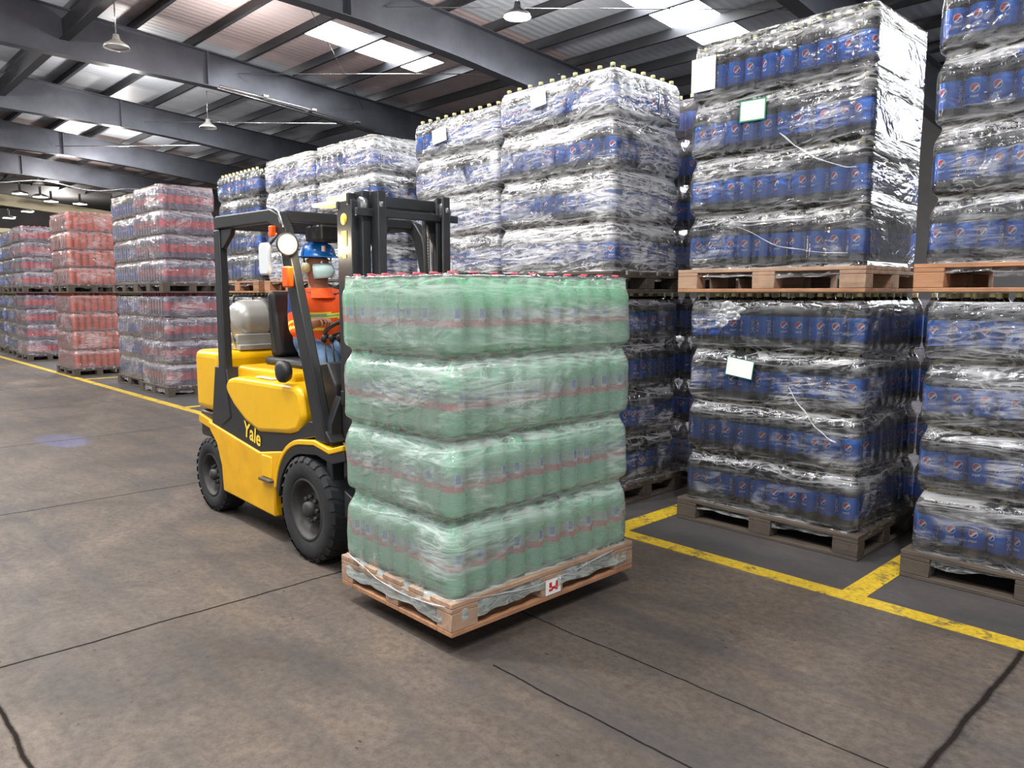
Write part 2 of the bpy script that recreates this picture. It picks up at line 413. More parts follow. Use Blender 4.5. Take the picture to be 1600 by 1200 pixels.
# roof with openings for the skylight sheets
XA, XB, YA, YB = -46.0, 10.0, -14.0, 21.0
xs = sorted(set([XA, XB] + [v for s_ in SKY for v in (s_[0] - .55, s_[0] + .55)]))
b = MB()
for i in range(len(xs) - 1):
    x0, x1 = xs[i], xs[i + 1]; xm = (x0 + x1) / 2
    holes = sorted([(s_[1], s_[2]) for s_ in SKY if abs(s_[0] - xm) < .5]); y = YA
    for (ha, hb) in holes + [(YB, YB)]:
        if ha > y:
            b.add([(x0, y, roof_z(y)), (x1, y, roof_z(y)), (x1, ha, roof_z(ha)), (x0, ha, roof_z(ha))], [(0, 3, 2, 1)])
        y = hb
struct(b.build('ceiling', M['roof']))
for i, (x, ya, yb) in enumerate(SKY):
    b = MB(); b.add([(x - .55, ya, roof_z(ya)), (x + .55, ya, roof_z(ya)), (x + .55, yb, roof_z(yb)), (x - .55, yb, roof_z(yb))], [(0, 3, 2, 1)])
    struct(b.build('glow_panel_%d' % (i + 1), M['skyl']))
# purlins (Z sections) along the hall
y = -12.55
while y < 21:
    z = roof_z(y); b = MB()
    b.prism([(y - .01, z - .01), (y + .09, z - .02), (y + .09, z - .03), (y + .012, z - .025), (y + .012, z - .23), (y - .09, z - .225), (y - .09, z - .245), (y - .01, z - .24)], XA, XB, 'x')
    trim(b, M['steel_d']); y += 1.25
# tapered rafters
def rafter(xc, mat):
    bot = [(-14, 6.95), (3.5, 6.46), (8, 6.34), (10, 6.19), (13.3, 5.83), (21, 4.95)]
    top = [(21, roof_z(21) - .25), (-14, roof_z(-14) - .25)]
    b = MB(); b.prism(bot + top, xc - .01, xc + .01, 'x')
    for i in range(len(bot) - 1):
        (ya, za), (yb, zb) = bot[i], bot[i + 1]
        b.prism([(ya, za - .02), (yb, zb - .02), (yb, zb), (ya, za)], xc - .14, xc + .14, 'x')
    b.prism([(-14, roof_z(-14) - .25), (21, roof_z(21) - .25), (21, roof_z(21) - .27), (-14, roof_z(-14) - .27)], xc - .14, xc + .14, 'x')
    for ys in (-6.0, 1.2, 7.75, 15.0):      # splice plates
        zb = np.interp(ys, [p[0] for p in bot], [p[1] for p in bot])
        b.box(xc - .13, xc + .13, ys - .02, ys + .02, float(zb), roof_z(ys) - .26)
    trim(b, mat)
RX = [-12.35, -18.55, -24.8, -31.1, -37.4, -6.1, 0.2, 6.5]
for x in RX: rafter(x, M['steel'])
# far cream girder, end wall, side wall
b = MB(); b.prism([(-14, 7.3), (8.1, 6.2), (13.2, 5.69), (21, 4.9), (21, 4.4), (13.2, 5.24), (8.1, 5.68), (-14, 6.6)], -44.2, -43.9, 'x'); trim(b, M['cream'])
b = MB(); b.prism([(-14, 4.75), (21, 4.5), (21, 4.3), (-14, 4.55)], -44.2, -43.9, 'x'); trim(b, M['cream'])
b = MB(); b.box(-60.2, -60, -14, 22, 0, 10); struct(b.build('wall_far', M['wallm']))
b = MB(); b.box(-60, 12, 21.6, 21.8, 0, 8); struct(b.build('wall_back', M['wallm']))
b = MB(); b.box(-2.0, 11.0, 21.50, 21.58, 4.9, 7.0); wn = b.build('glow_panel_%d' % (len(SKY) + 1), M['wall_glow']); struct(wn)  # glowing sheet added out of view, mirrored in the big stack's side film
b = MB(); b.box(-60, -46, -14, 22, 7.0, 7.1); trim(b, M['wallm'])
# roof bracing rods and conduit
for (p, q, r) in [((-18.5, 8.5, 6.75), (-12.3, 13.2, 6.4), .012), ((-24.8, 8.4, 6.6), (-18.6, 13.4, 6.3), .012), ((-18.5, 12.0, 6.5), (-12.4, 6.6, 6.95), .010),
                  ((-24.8, 11.5, 6.3), (-31.0, 7.5, 6.6), .015), ((-12.3, 8.5, 6.7), (-6.1, 14, 6.4), .010)]:
    b = MB(); b.tube([p, q], r, 6); trim(b, M['chrome'])
b = MB(); b.tube([(-18.2, 7.9, 6.3), (-18.2, 10.0, 6.16), (-18.2, 12.2, 5.92)], .03, 8); b.tube([(-18.32, 7.9, 6.28), (-18.32, 12.2, 5.9)], .02, 8)
for yy in (9.0, 10.3, 11.6): b.box(-18.6, -18.1, yy - .06, yy + .06, 6.0 - (yy - 11.6) * .09, 6.04 - (yy - 11.6) * .09)
trim(b, M['chrome'])
b = MB(); b.tube([(-36.8, y_, 5.98 + .12 * math.sin(y_ * 1.7)) for y_ in np.linspace(6.5, 13, 14)], .03, 6); trim(b, M['chrome'])
# heavy lengthwise beam upper left
b = MB(); b.box(XA, -12.6, 4.75, 4.80, 6.75, 7.15); b.box(XA, -12.6, 4.68, 4.87, 6.73, 6.75); trim(b, M['steel_d'])

# pendant lamps
def bay_lamp(loc, label, lit, power=0, drop=0.5):
    r = empty('pendant_lamp', loc, label, 'lamp', 'pendant lamps under the roof')
    x, y, z = loc; drop = roof_z(y) - z - .255
    b = MB(); b.lathe([(.02, .26), (.05, .25), (.07, .16), (.10, .13), (.22, .05), (.24, .0), (.235, .0), (.215, .05), (.09, .12)], loc, 'z', 24); b.build('lamp_shade', M['chrome'] if lit else M['tank'], r)
    b = MB(); b.tube([(x, y, z + .25), (x, y, z + .25 + drop)], .012, 8); b.build('hanging_rod', M['chrome'], r)
    b = MB(); b.lathe([(0.001, .03), (.15, .03), (.21, .045)], loc, 'z', 24); b.build('lens', M['lampe'] if lit else M['white'], r)
    if lit and power: pass
bay_lamp((-9.95, 9.6, 6.2), 'bright round pendant lamp glowing above the tall stacks', True, 500, .5)
bay_lamp((-16.48, 5.15, 6.2), 'unlit round pendant lamp hanging against the nearest dark rafter, upper left', False, 0, .9)
bay_lamp((-22.47, 9.36, 6.2), 'small pendant lamp on a long rod below the rafters, above the white wrapped stacks', False, 0, .6)
bay_lamp((-38.3, 8.51, 6.1), 'tiny pendant lamp far away against the farthest dark rafter', False, 0, .5)
far = [(31, 303, -40.5), (63, 308, -41), (80, 315, -42), (125, 319, -42), (43, 331, -50), (14, 341, -50)]
fl = ['leftmost small round light beside the cream girder', 'second small round light along the cream girder', 'long oval light on the cream girder',
      'rightmost small light on the cream girder', 'oval ceiling light deep below the cream girder', 'dim oval ceiling light at the left picture edge']
for (u, v, X), lb in zip(far, fl):
    dx = Vector((math.cos(YAW), math.sin(YAW), 0)) * ((u - 800) / FPX); F_ = Vector((-math.sin(YAW) * math.cos(TH), math.cos(YAW) * math.cos(TH), -math.sin(TH)))
    U_ = Vector((math.cos(YAW), math.sin(YAW), 0)).cross(F_); d = F_ + dx - U_ * ((v - 600) / FPX); q = Vector((0, 0, H)) + d * (X / d.x)
    b = MB(); b.lathe([(.001, 0), (.30, 0), (.34, .05), (.2, .12), (.05, .16), (.05, .5)], q, 'z', 20, mis=[0, 1, 1, 1, 1])
    tag(b.build('ceiling_lamp', [M['lampe'], M['chrome']]), lb, 'lamp', 'lamps at the far end')
for (x, y, w) in [(-27, 1.5, 500), (-20.5, 1.2, 500), (-14.6, .6, 400), (-9.2, .6, 620), (-4.6, .4, 620), (.6, .6, 620), (-50, 4, 500), (-50, 12, 500), (-29.5, 8.9, 350), (-22.0, 7.0, 300), (-35.5, 8.9, 350), (-15.5, 7.0, 220), (-9.95, 9.6, 380)]:
    point_light(x, y, 6.0, w)
# ------------------------------------------------------------ pallets
def pallet_proto(mat, mat2, lx=1.2, ly=0.85, simple=False):
    """origin at the middle of the underside; long side along x"""
    parts = []
    hx, hy = lx / 2, ly / 2
    def bd(name, *a, m=mat):
        b = MB(); b.box(*a); parts.append((name, b, m))
    for k in range(5):
        w = .145 if k in (0, 2, 4) else .10; yc = -hy + .0725 + k * (ly - .145) / 4
        bd('deck_board', -hx, hx, yc - w / 2, yc + w / 2, .122, .144)
    for x in (-hx + .0725, 0, hx - .0725): bd('stringer_board', x - .0725, x + .0725, -hy, hy, .100, .1215)
    for x in (-hx + .0725, 0, hx - .0725):
        for y in (-hy + .05, 0, hy - .05): bd('block', x - .0725, x + .0725, y - .05, y + .05, .0225, .0995)
    for y in (-hy + .05, 0, hy - .05): bd('bottom_board', -hx, hx, y - .05, y + .05, 0.0, .022, m=mat2)
    for x in (-hx + .05, hx - .05):
        for ya, yb in ((-hy + .101, -.051), (.051, hy - .101)): bd('bottom_board', x - .05, x + .05, ya, yb, 0.0, .022, m=mat2)
    if simple:
        b = MB()
        for _, q, _m in parts: b.add(q.v, q.f)
        return b.build('wooden_pallet', mat, bevel=0)
    r = empty('wooden_pallet', (0, 0, 0))
    for nme, q, m in parts: q.build(nme, m, r, bevel=.003, seg=1)
    return r
PAL = {}
def place_pallet(kind, x, y, z, rz, label, group=None, simple=False):
    key = (kind, simple)
    mats = {'pale': (M['wood'], M['woodo']), 'orange': (M['woodo'], M['woodo']), 'grey': (M['woodg'], M['woodg'])}[kind]
    if key not in PAL:
        o = PAL[key] = pallet_proto(*mats, simple=simple); KIDS[o.name] = list(o.children)
    else: o = copy_tree(PAL[key])
    o.location = (x, y, z); o.rotation_euler = (0, 0, rz)
    o['label'] = label; o['category'] = 'pallet'
    if group: o['group'] = group
    return o

# ------------------------------------------------------------ bottles
BR = 0.0545
PROF = [(.0, .006), (.034, .0), (.046, .004), (.0525, .018), (.0545, .045), (.0525, .068), (.0525, .202), (.0545, .212), (.0545, .226), (.050, .250), (.038, .278), (.023, .300), (.0150, .312), (.0150, .322)]
CAPP = [(.0, .338), (.0155, .338), (.0165, .335), (.0165, .317), (.0145, .316)]
LABP = [(.0531, .070), (.0531, .200)]
def lathe_uv(prof, n, a0=0.0):
    vs = []; fs = []; uv = []
    for (r, t) in prof:
        for k in range(n): a = 2 * PI * k / n + a0; vs.append((max(r, 1e-4) * math.cos(a), max(r, 1e-4) * math.sin(a), t))
    for i in range(len(prof) - 1):
        for k in range(n):
            fs.append((i * n + k, i * n + (k + 1) % n, (i + 1) * n + (k + 1) % n, (i + 1) * n + k))
            u0, u1 = k / n * 2 * PI * .053, (k + 1) / n * 2 * PI * .053
            uv.append([(u0, prof[i][1]), (u1, prof[i][1]), (u1, prof[i + 1][1]), (u0, prof[i + 1][1])])
    return vs, fs, uv
def label_mesh(name, mat, words=None, prof=LABP):
    vs, fs, uv = lathe_uv(prof, 36); mi = [0] * len(fs)
    if words:
        for (txt, size, ang, zc, vert) in words:
            V, F = text_mesh(txt, size, .0004)
            base = len(vs); r = .0540
            for (x, y, z) in V:
                if vert: x, y = -y, x
                a = ang + x / r; vs.append((r * math.cos(a), r * math.sin(a), zc + y))
            for f in F: fs.append(tuple(base + i for i in f)); uv.append([(0, 0)] * len(f)); mi.append(1)
    me = bpy.data.meshes.new(name); me.from_pydata(vs, [], fs); me.materials.append(mat); me.materials.append(M['white'])
    l = me.uv_layers.new(name='uv'); l.data.foreach_set('uv', np.array([c for f in uv for c in f], dtype=float).ravel())
    me.polygons.foreach_set('material_index', mi); me.polygons.foreach_set('use_smooth', [m == 0 for m in mi]); me.update(); return me
def bottle_proto(kind, body, capm, lab, words, n=24):
    b = MB(); b.lathe(PROF, (0, 0, 0), 'z', n); o = b.build(kind, body)
    c = MB(); c.lathe(CAPP, (0, 0, 0), 'z', 14); c.build('bottle_cap', capm, o)
    link('bottle_label', label_mesh('bottle_label', lab, words, LABP if words else [(.0531, .112), (.0531, .186)]), o)
    KIDS[o.name] = list(o.children); return o
# globes sit where (u + 4.5 half) mod half = half/2 : u = 0, half -> angles 0 and pi
cola0 = bottle_proto('cola_bottle', M['cola'], M['yelcap'], M['collab'], [('pepsi', .018, 0.0, .112, False), ('pepsi', .018, PI, .112, False), ('pepsi', .040, PI / 2, .135, True), ('pepsi', .040, -PI / 2, .135, True)])
green0 = bottle_proto('green_soda_bottle', M['green'], M['redcap'], M['grnlab'], None)
def small_proto(name, body, capm, lab, zb=(.06, .17)):
    prof = [(.0, .004), (.046, .0), (.0545, .04), (.053, zb[0]), (.053, zb[1]), (.0545, zb[1] + .02), (.052, .235), (.034, .285), (.016, .31), (.0165, .316), (.0165, .337), (.0, .338)]
    mis = [0, 0, 0, 1, 0, 0, 0, 0, 2, 2, 2]
    b = MB(); b.lathe(prof, (0, 0, 0), 'z', 14, mis=mis); return b.build(name, [body, lab, capm])
red0 = small_proto('red_soda_bottle', M['red'], M['redcap'], M['red'], (.09, .2))
red0.data.materials[0] = M['redlab']
orange0 = small_proto('orange_soda_bottle', M['orange'], M['orlab'], M['orlab'], (.16, .215))
used = {}
ORD = ['first', 'second', 'third', 'fourth', 'fifth', 'sixth', 'seventh', 'eighth', 'ninth', 'tenth', 'eleventh']
LAY = ['bottom', 'second', 'third', 'top']
def place_bottle(proto, x, y, z, rz, label, group):
    if used.get(proto.name): o = copy_tree(proto)
    else: o = proto; used[proto.name] = True
    o.location = (x, y, z); o.rotation_euler = (0, 0, rz); tag(o, label, 'bottle', group); return o
# plain low detail bottles for the far rows: merged
class Stuff:
    def __init__(s, n=10):
        pr = [(.046, .0), (.0545, .04), (.053, .07), (.053, .20), (.0545, .22), (.050, .250), (.034, .285), (.016, .31), (.0165, .337), (.0, .338)]
        s.mi = [0, 0, 1, 0, 0, 0, 0, 2, 2]; s.n = n
        vs, fs, uv = lathe_uv(pr, n); s.V = np.array(vs); s.F = np.array(fs); s.U = np.array(uv)
        s.inst = []
    def put(s, x, y, z, a): s.inst.append((x, y, z, a))
    def build(s, name, mats, label):
        I = s.inst; nb = len(I); V = []; 
        if not nb: return
        for (x, y, z, a) in I:
            c, d = math.cos(a), math.sin(a); W_ = s.V.copy(); W_[:, 0] = s.V[:, 0] * c - s.V[:, 1] * d + x; W_[:, 1] = s.V[:, 0] * d + s.V[:, 1] * c + y; W_[:, 2] += z; V.append(W_)
        V = np.concatenate(V); F = np.concatenate([s.F + i * len(s.V) for i in range(nb)])
        me = bpy.data.meshes.new(name); me.vertices.add(len(V)); me.vertices.foreach_set('co', V.ravel())
        me.loops.add(len(F) * 4); me.loops.foreach_set('vertex_index', F.ravel().astype(np.int32))
        me.polygons.add(len(F)); me.polygons.foreach_set('loop_start', np.arange(0, len(F) * 4, 4, dtype=np.int32))
        mi = np.tile(np.repeat(np.array(s.mi), s.n), nb).astype(np.int32)
        for m in mats: me.materials.append(m)
        me.update(calc_edges=True)
        me.polygons.foreach_set('material_index', mi); me.polygons.foreach_set('use_smooth', np.ones(len(F), dtype=bool))
        l = me.uv_layers.new(name='uv'); l.data.foreach_set('uv', np.tile(s.U.reshape(-1), nb)); me.update()
        o = bpy.data.objects.new(name, me); COL.objects.link(o); o['label'] = label; o['category'] = 'bottles'; o['kind'] = 'stuff'; return o
st_cola, st_red, st_or = Stuff(), Stuff(), Stuff()

# ------------------------------------------------------------ stretch film
def film(name, x0, x1, y0, y1, zb, mat, label, layers=4, pitch=0.345, top='open', skirt=0.05, seed=0, pinch=1.0, amp=0.004, group='stretch wrap around the pallet loads', flat_right=False):
    rc = 0.055; pts = []            # perimeter of a rounded rectangle, with outward normals
    def edge(a, b_, n):
        for i in range(n): t = i / n; pts.append((a[0] + (b_[0] - a[0]) * t, a[1] + (b_[1] - a[1]) * t, nx, ny, 0))
    def arc(cx_, cy_, a0):
        for i in range(5): a = a0 + PI / 2 * i / 5; pts.append((cx_ + rc * math.cos(a), cy_ + rc * math.sin(a), math.cos(a), math.sin(a), 1))
    nx_, ny_ = max(6, int((x1 - x0) / .028)), max(6, int((y1 - y0) / .028))
    nx, ny = 0, -1; edge((x0 + rc, y0), (x1 - rc, y0), nx_); arc(x1 - rc, y0 + rc, -PI / 2)
    nx, ny = 1, 0; edge((x1, y0 + rc), (x1, y1 - rc), ny_); arc(x1 - rc, y1 - rc, 0)
    nx, ny = 0, 1; edge((x1 - rc, y1), (x0 + rc, y1), nx_); arc(x0 + rc, y1 - rc, PI / 2)
    nx, ny = -1, 0; edge((x0, y1 - rc), (x0, y0 + rc), ny_); arc(x0 + rc, y0 + rc, PI)
    lay = [(0.008, -.012), (.03, -.003), (.07, .003), (.15, .005), (.35, .004), (.60, .004), (.68, .003), (.745, -.001), (.81, -.011), (.87, -.022), (.93, -.029), (.975, -.026)]
    slk = {.745: .55, .81: 1, .87: 1, .93: 1, .975: 1, .008: 1, .03: .8, .07: .25, .68: .15}
    zs = []; SL = []
    if skirt: zs += [(zb - skirt, .020, 1), (zb - skirt * .5, .016, .5), (zb - .004, .006, .3)]; SL += [.7, .7, .7]
    for L in range(layers):
        for (t, d) in lay:
            if top == 'open' and L == layers - 1 and t > .9: continue
            if d < 0: d *= pinch
            if top != 'open' and L == layers - 1 and t > .7: d = max(d, -.006 - (t - .7) * .03)
            zs.append((zb + (L + t) * pitch, d, 0)); SL.append(slk.get(t, 0.0))
    b = MB(); N = len(pts); vs = []
    for (z, d, sk) in zs:
        for i, (x, y, ux, uy, c) in enumerate(pts):
            q = Vector((x * 3.1 + seed * 5, y * 3.1, z * 4.0)); w = noise.noise(q) * amp * 1.6 + noise.noise(q * 5.3) * amp
            ph = (x - x0) if ny_ and abs(uy) > .9 else (y - y0)
            sc_ = 0 if c else -.008 * (0.5 + 0.5 * math.cos(2 * PI * (ph - .004) / .1115)) * (1 if d > -.01 else .3)
            dd = d + w + sc_ + .002; zz = z + (noise.noise(q * 1.7) * .035 * sk if sk else noise.noise(q * 1.3) * .003)
            if flat_right and ux > .3 and not sk: dd = .006 + noise.noise(q * .8) * .006 - .010 * abs(z - zb - 2 * pitch) * 0
            if sk: zz = min(zz, zb - .0005 if sk < .9 else zb - .02)
            vs.append((x + ux * dd, y + uy * dd, zz))
    fs = [(r * N + k, r * N + (k + 1) % N, (r + 1) * N + (k + 1) % N, (r + 1) * N + k) for r in range(len(zs) - 1) for k in range(N)]
    b.add(vs, fs, 0, True)
    ztop = zb + layers * pitch
    if top in ('cover', 'poke'):
        if top == 'poke': ztop -= .017
        last = len(zs) - 1; cx_, cy_ = (x0 + x1) / 2, (y0 + y1) / 2; base = len(b.v); rows = []
        for s_, zq in ((.985, ztop - .001), (.90, ztop + .003), (.5, ztop + .002)):
            rows.append([(cx_ + (p[0] - cx_) * s_, cy_ + (p[1] - cy_) * s_, zq + noise.noise(Vector((p[0] * 8 * s_, p[1] * 8 * s_, seed))) * .006) for p in pts])
        allv = [v for r_ in rows for v in r_] + [(cx_, cy_, ztop + .002)]
        st0 = last * N; b.v += allv
        for k in range(N): b.f.append((st0 + k, st0 + (k + 1) % N, base + (k + 1) % N, base + k)); b.m.append(0); b.sm.append(True)
        for r_ in range(2):
            for k in range(N): b.f.append((base + r_ * N + k, base + r_ * N + (k + 1) % N, base + (r_ + 1) * N + (k + 1) % N, base + (r_ + 1) * N + k)); b.m.append(0); b.sm.append(True)
        for k in range(N): b.f.append((base + 2 * N + k, base + 2 * N + (k + 1) % N, base + 3 * N)); b.m.append(0); b.sm.append(True)
    o = b.build(name, mat); at = o.data.attributes.new('slack', 'FLOAT', 'POINT')
    sv = np.full(len(b.v), .25); sv[:len(SL) * N] = np.repeat(np.array(SL), N); at.data.foreach_set('value', sv)
    return tag(o, label, 'plastic wrap', group)

def film_tail(parent, p0, p1, wid, mat, seed=0, name='film_tail'):
    """a twisted loose strand of film lying on the wrapped face"""
    p0, p1 = Vector(p0), Vector(p1); n = 18; pts = []
    for i in range(n + 1):
        t = i / n; p = p0.lerp(p1, t) + Vector((0, 0, -.05 * math.sin(PI * t) + .02 * noise.noise(Vector((t * 4, seed, 3))))); w = wid * (0.35 + abs(noise.noise(Vector((t * 5, seed, 0)))) * 1.2)
        pts.append((p, w))
    b = MB(); b.tube([p for p, _ in pts], [w for _, w in pts], 6); return b.build(name, mat, parent)

# ------------------------------------------------------------ the loads
P = 0.1115
def load(kind, x0, y0, zp, name, detail, film_mat, ftop='open', pal='grey', nx=10, ny=7, side_right=True, xvis=99, lbl=None, pitch=.345, seed=0, pallet_simple=False, film_label='', pallet_label='', pinch=1.0, drop_layers=(), skirt=.05, jitter=0.0, skew=0.0, layers=(0, 1, 2, 3), ind=None, inner=True, place_pal=True, flat_right=False):
    """kind cola/red/orange; x0 left edge of the load, y0 its aisle face, zp underside of the pallet"""
    proto, stuff = {'cola': (cola0, st_cola), 'red': (red0, st_red), 'orange': (orange0, st_or), 'grey': (cola0, st_cola)}[kind]
    wx, wy = nx * P, ny * P; zb = zp + .1455
    word = {'cola': 'cola bottle', 'red': 'red soda bottle', 'orange': 'orange soda bottle', 'grey': ''}[kind]
    grp = '%ss in the %s' % (word, name)
    if ind is None: ind = layers if detail else ()
    for L in range(4):
        ox = skew * L
        for j in range(ny):
            for i in range(nx):
                front, right, edge = j == 0, i == nx - 1, (i in (0, nx - 1) or j in (0, ny - 1))
                x = x0 + ox + (i + .5) * P; y = y0 + (j + .5) * P; z = zb + L * pitch
                if kind in ('cola', 'grey'): rz = (-PI / 2 if not right or front else 0) + random.uniform(-.75, .75) + (PI if random.random() < .5 else 0) + (.4 if right and front else 0)
                else: rz = 0
                if detail and L in ind and (front or (right and side_right)) and x - .05 < xvis:
                    if front:
                        lb = '%s, %s from left in %s layer, front of %s' % (word, ORD[i], LAY[L], name)
                    else:
                        lb = '%s, %s behind the corner in %s layer, side of %s' % (word, ORD[j - 1], LAY[L], name)
                    place_bottle(proto, x, y, z, rz, lb, grp)
                elif edge or (inner and (i in (1, nx - 2) or j in (1, ny - 2))):
                    stuff.put(x, y, z, rz)
    ex = .004
    f = film('stretch_wrap', x0 - ex + skew, x0 + wx + ex + skew, y0 - ex, y0 + wy + ex, zb, film_mat, film_label, top=ftop, skirt=skirt, seed=seed, pinch=pinch, pitch=pitch, flat_right=flat_right)
    if place_pal: place_pallet(pal, x0 + wx / 2, y0 + wy / 2, zp, 0, pallet_label, 'pallets under the bottle loads', pallet_simple)
    return f
YF = 4.31
UP = .146 + 4 * .339 + .003   # underside of the upper pallets
PL, PU = .339, .346
# --- right edge stack
xB2 = -1.40
load('cola', xB2, YF - .04, 0, 'lower right-edge stack', True, M['film_b'], 'open', 'grey', xvis=-.78, side_right=False, seed=1, pitch=PL, film_label='clear film round the lower cola load at the right picture edge', pallet_label='weathered floor pallet with a wrapped base at the right picture edge')
fB2 = load('cola', xB2 - .03, YF - .01, UP, 'upper right-edge stack', True, M['film_b'], 'open', 'orange', xvis=-.85, side_right=False, seed=2, pitch=PU, film_label='clear film round the upper cola load at the right picture edge', pallet_label='orange brown pallet carrying the upper load at the right picture edge')
# --- big stack
xB1 = -2.87
fB1l = load('cola', xB1 + .03, YF, 0, 'lower big right stack', True, M['film_b'], 'open', 'grey', seed=3, pitch=PL, film_label='clear film round the lower cola load, with a tilted white sheet', pallet_label='dark weathered floor pallet standing just behind the yellow line')
fB1u = load('cola', xB1, YF - .01, UP, 'upper big right stack', True, M['film_b'], 'cover', 'pale', seed=4, pitch=PU, skew=.004, flat_right=True, film_label='glossy film covering the tallest cola load, with a green-edged sheet', pallet_label='tan pallet between the two cola loads of the big right stack')
# --- stack behind the green load
xB0 = -4.46
load('cola', xB0, YF - .18, 0, 'lower stack behind green load', True, M['film_b'], 'open', 'grey', seed=5, pitch=PL, ind=(0, 1, 2, 3), film_label='dark shiny film round the lower cola load behind the green load', pallet_label='shadowed floor pallet just right of the green load')
fB0 = load('cola', xB0, YF - .20, UP, 'upper stack behind green load', True, M['film_w'], 'open', 'grey', seed=6, pitch=PU, film_label='heavily creased film round the cola load with caps poking out on top', pallet_label='dark pallet under the creased cola load above the green load')
# --- stacks further left
fBm1 = load('cola', -5.76, YF - .04, UP, 'upper stack right of mast', True, M['film_w'], 'open', 'grey', seed=7, pitch=PU, ind=(3,), side_right=False, film_label='creased film round the narrow-looking cola load right of the truck mast', pallet_label='dark pallet right of the truck mast, hidden low behind the load', pallet_simple=True)
load('cola', -5.76, YF, 0, 'x', False, M['film_b'], seed=8, pitch=PL, film_label='film round the floor-level cola load hidden behind the green load', pallet_label='floor pallet hidden behind the green load', pallet_simple=True)
load('cola', -7.60, YF, UP, 'x', False, M['film_w'], 'cover', seed=9, pitch=PU, film_label='whitish creased film round the load directly above the truck mast', pallet_label='pallet of the whitish load behind the truck mast', pallet_simple=True)
load('cola', -7.60, YF, 0, 'x', False, M['film_b'], seed=10, pitch=PL, film_label='film round the floor-level load seen through the truck mast', pallet_label='floor pallet behind the truck mast', pallet_simple=True)
load('cola', -8.78, YF, UP, 'x', False, M['film_w'], 'cover', seed=11, pitch=PU, film_label='whitish creased film round the load above the truck roof', pallet_label='pallet of the load above the truck roof', pal='orange')
load('cola', -8.78, YF, 0, 'x', False, M['film_b'], seed=12, pitch=PL, film_label='film round the floor-level load behind the gas cylinder', pallet_label='floor pallet behind the gas cylinder', pallet_simple=True)
load('cola', -10.14, YF, UP, 'x', False, M['film_b'], seed=13, pitch=PU, film_label='clear film round the cola load just right of the red loads', pallet_label='tan pallet seen inside the truck roof frame, above the gas cylinder', pal='orange')
load('cola', -10.14, YF, 0, 'x', False, M['film_b'], seed=14, pitch=PL, film_label='film round the floor-level load right of the lower red load', pallet_label='floor pallet right of the lower red load', pallet_simple=True)
# --- red, blue and orange loads
xr = -11.42 - 10 * P
load('red', xr, 4.02, 0, 'lower near red load', True, M['film_r'], seed=15, pitch=PL, side_right=True, film_label='hazy film round the lower red load beside the truck counterweight', pallet_label='dark floor pallet under the near red load', skirt=.1, pallet_simple=True)
load('red', xr, 4.02, UP, 'upper near red load', True, M['film_r'], 'cover', seed=16, pitch=PU, film_label='hazy film round the upper red load left of the truck roof', pallet_label='pallet between the two near red loads', pallet_simple=True)
xb = -13.95
load('cola', xb, 4.12, 0, 'x', False, M['film_r'], seed=17, pitch=PL, film_label='hazy film round the lower blue-grey load between red and orange', pallet_label='floor pallet under the blue-grey load left of the red ones', pallet_simple=True)
load('cola', xb, 4.12, UP, 'x', False, M['film_r'], 'cover', seed=18, pitch=PU, film_label='hazy film round the upper blue-grey load between red and orange', pallet_label='pallet between the blue-grey loads left of the red ones', pallet_simple=True)
xo = -15.4 - 10 * P
load('orange', xo, 3.80, 0, 'lower orange load', True, M['film_r'], seed=19, pitch=PL, film_label='hazy film round the lower orange load', pallet_label='dark floor pallet under the orange load', pallet_simple=True)
load('orange', xo, 3.80, UP, 'upper orange load', True, M['film_r'], 'cover', seed=20, pitch=.318, film_label='hazy film round the upper orange load, with a diagonal strand', pallet_label='pallet between the two orange loads', pallet_simple=True)
for (xq, yq, kd, s_, nm) in [(-19.6, 3.95, 'red', 22, 'far dark red load right of the far grey ones'), (-21.1, 4.05, 'cola', 24, 'far grey load beside the far red one'), (-22.8, 4.1, 'cola', 26, 'far dark blue load at the left picture edge'), (-24.6, 4.1, 'cola', 28, 'farthest load past the left picture edge')]:
    x_ = xq - 10 * P
    load(kd, x_, yq, 0, 'x', False, M['film_r'], seed=s_, pitch=PL, film_label='film round the lower ' + nm, pallet_label='floor pallet of the ' + nm, pallet_simple=True)
    load(kd, x_, yq, UP, 'x', False, M['film_r'], 'cover', seed=s_ + 1, pitch=.325, film_label='film round the upper ' + nm, pallet_label='raised pallet of the ' + nm, pallet_simple=True)
W2 = ['first', 'second', 'third', 'fourth', 'fifth']
# --- second row behind, seen only through the gaps
for k, xq in enumerate([-1.6, -3.05, -4.5, -5.95, -7.4]):
    for z_ in ((0,) if k == 0 else (0, UP)):
        for L in range(4):
            for i in range(10): st_cola.put(xq - .5 + i * P, 5.17, z_ + .146 + L * .339, random.uniform(0, 6))
            for j in range(1, 7): st_cola.put(xq - .5 + 9 * P, 5.17 + j * P, z_ + .146 + L * .339, random.uniform(0, 6))
        film('stretch_wrap', xq - .5 - P / 2 - .004, xq - .5 + 9.5 * P + .004, 5.17 - P / 2 - .004, 5.17 + 6.5 * P + .004, z_ + .146, M['film_r'], 'film round the %s second-row load, %s from the right' % ('upper' if z_ else 'lower', W2[k]), pitch=.339, seed=50 + k)
        place_pallet('grey', xq, 5.56, z_, 0, '%s pallet in the second row, hidden behind the %s cola stack counted from the right' % ('upper' if z_ else 'floor', ORD[k + 1]), 'pallets of the second row', True)
st_cola.build('cola_bottle', [M['cola'], M['collab'], M['yelcap']], 'mass of dark cola bottles with blue labels in the farther wrapped loads')
st_red.build('red_soda_bottle', [M['redlab'], M['red'], M['redcap']], 'mass of red soda bottles in the hidden sides and far red loads')
st_or.build('orange_soda_bottle', [M['orange'], M['orlab'], M['orlab']], 'mass of orange soda bottles in the hidden sides of the orange loads')

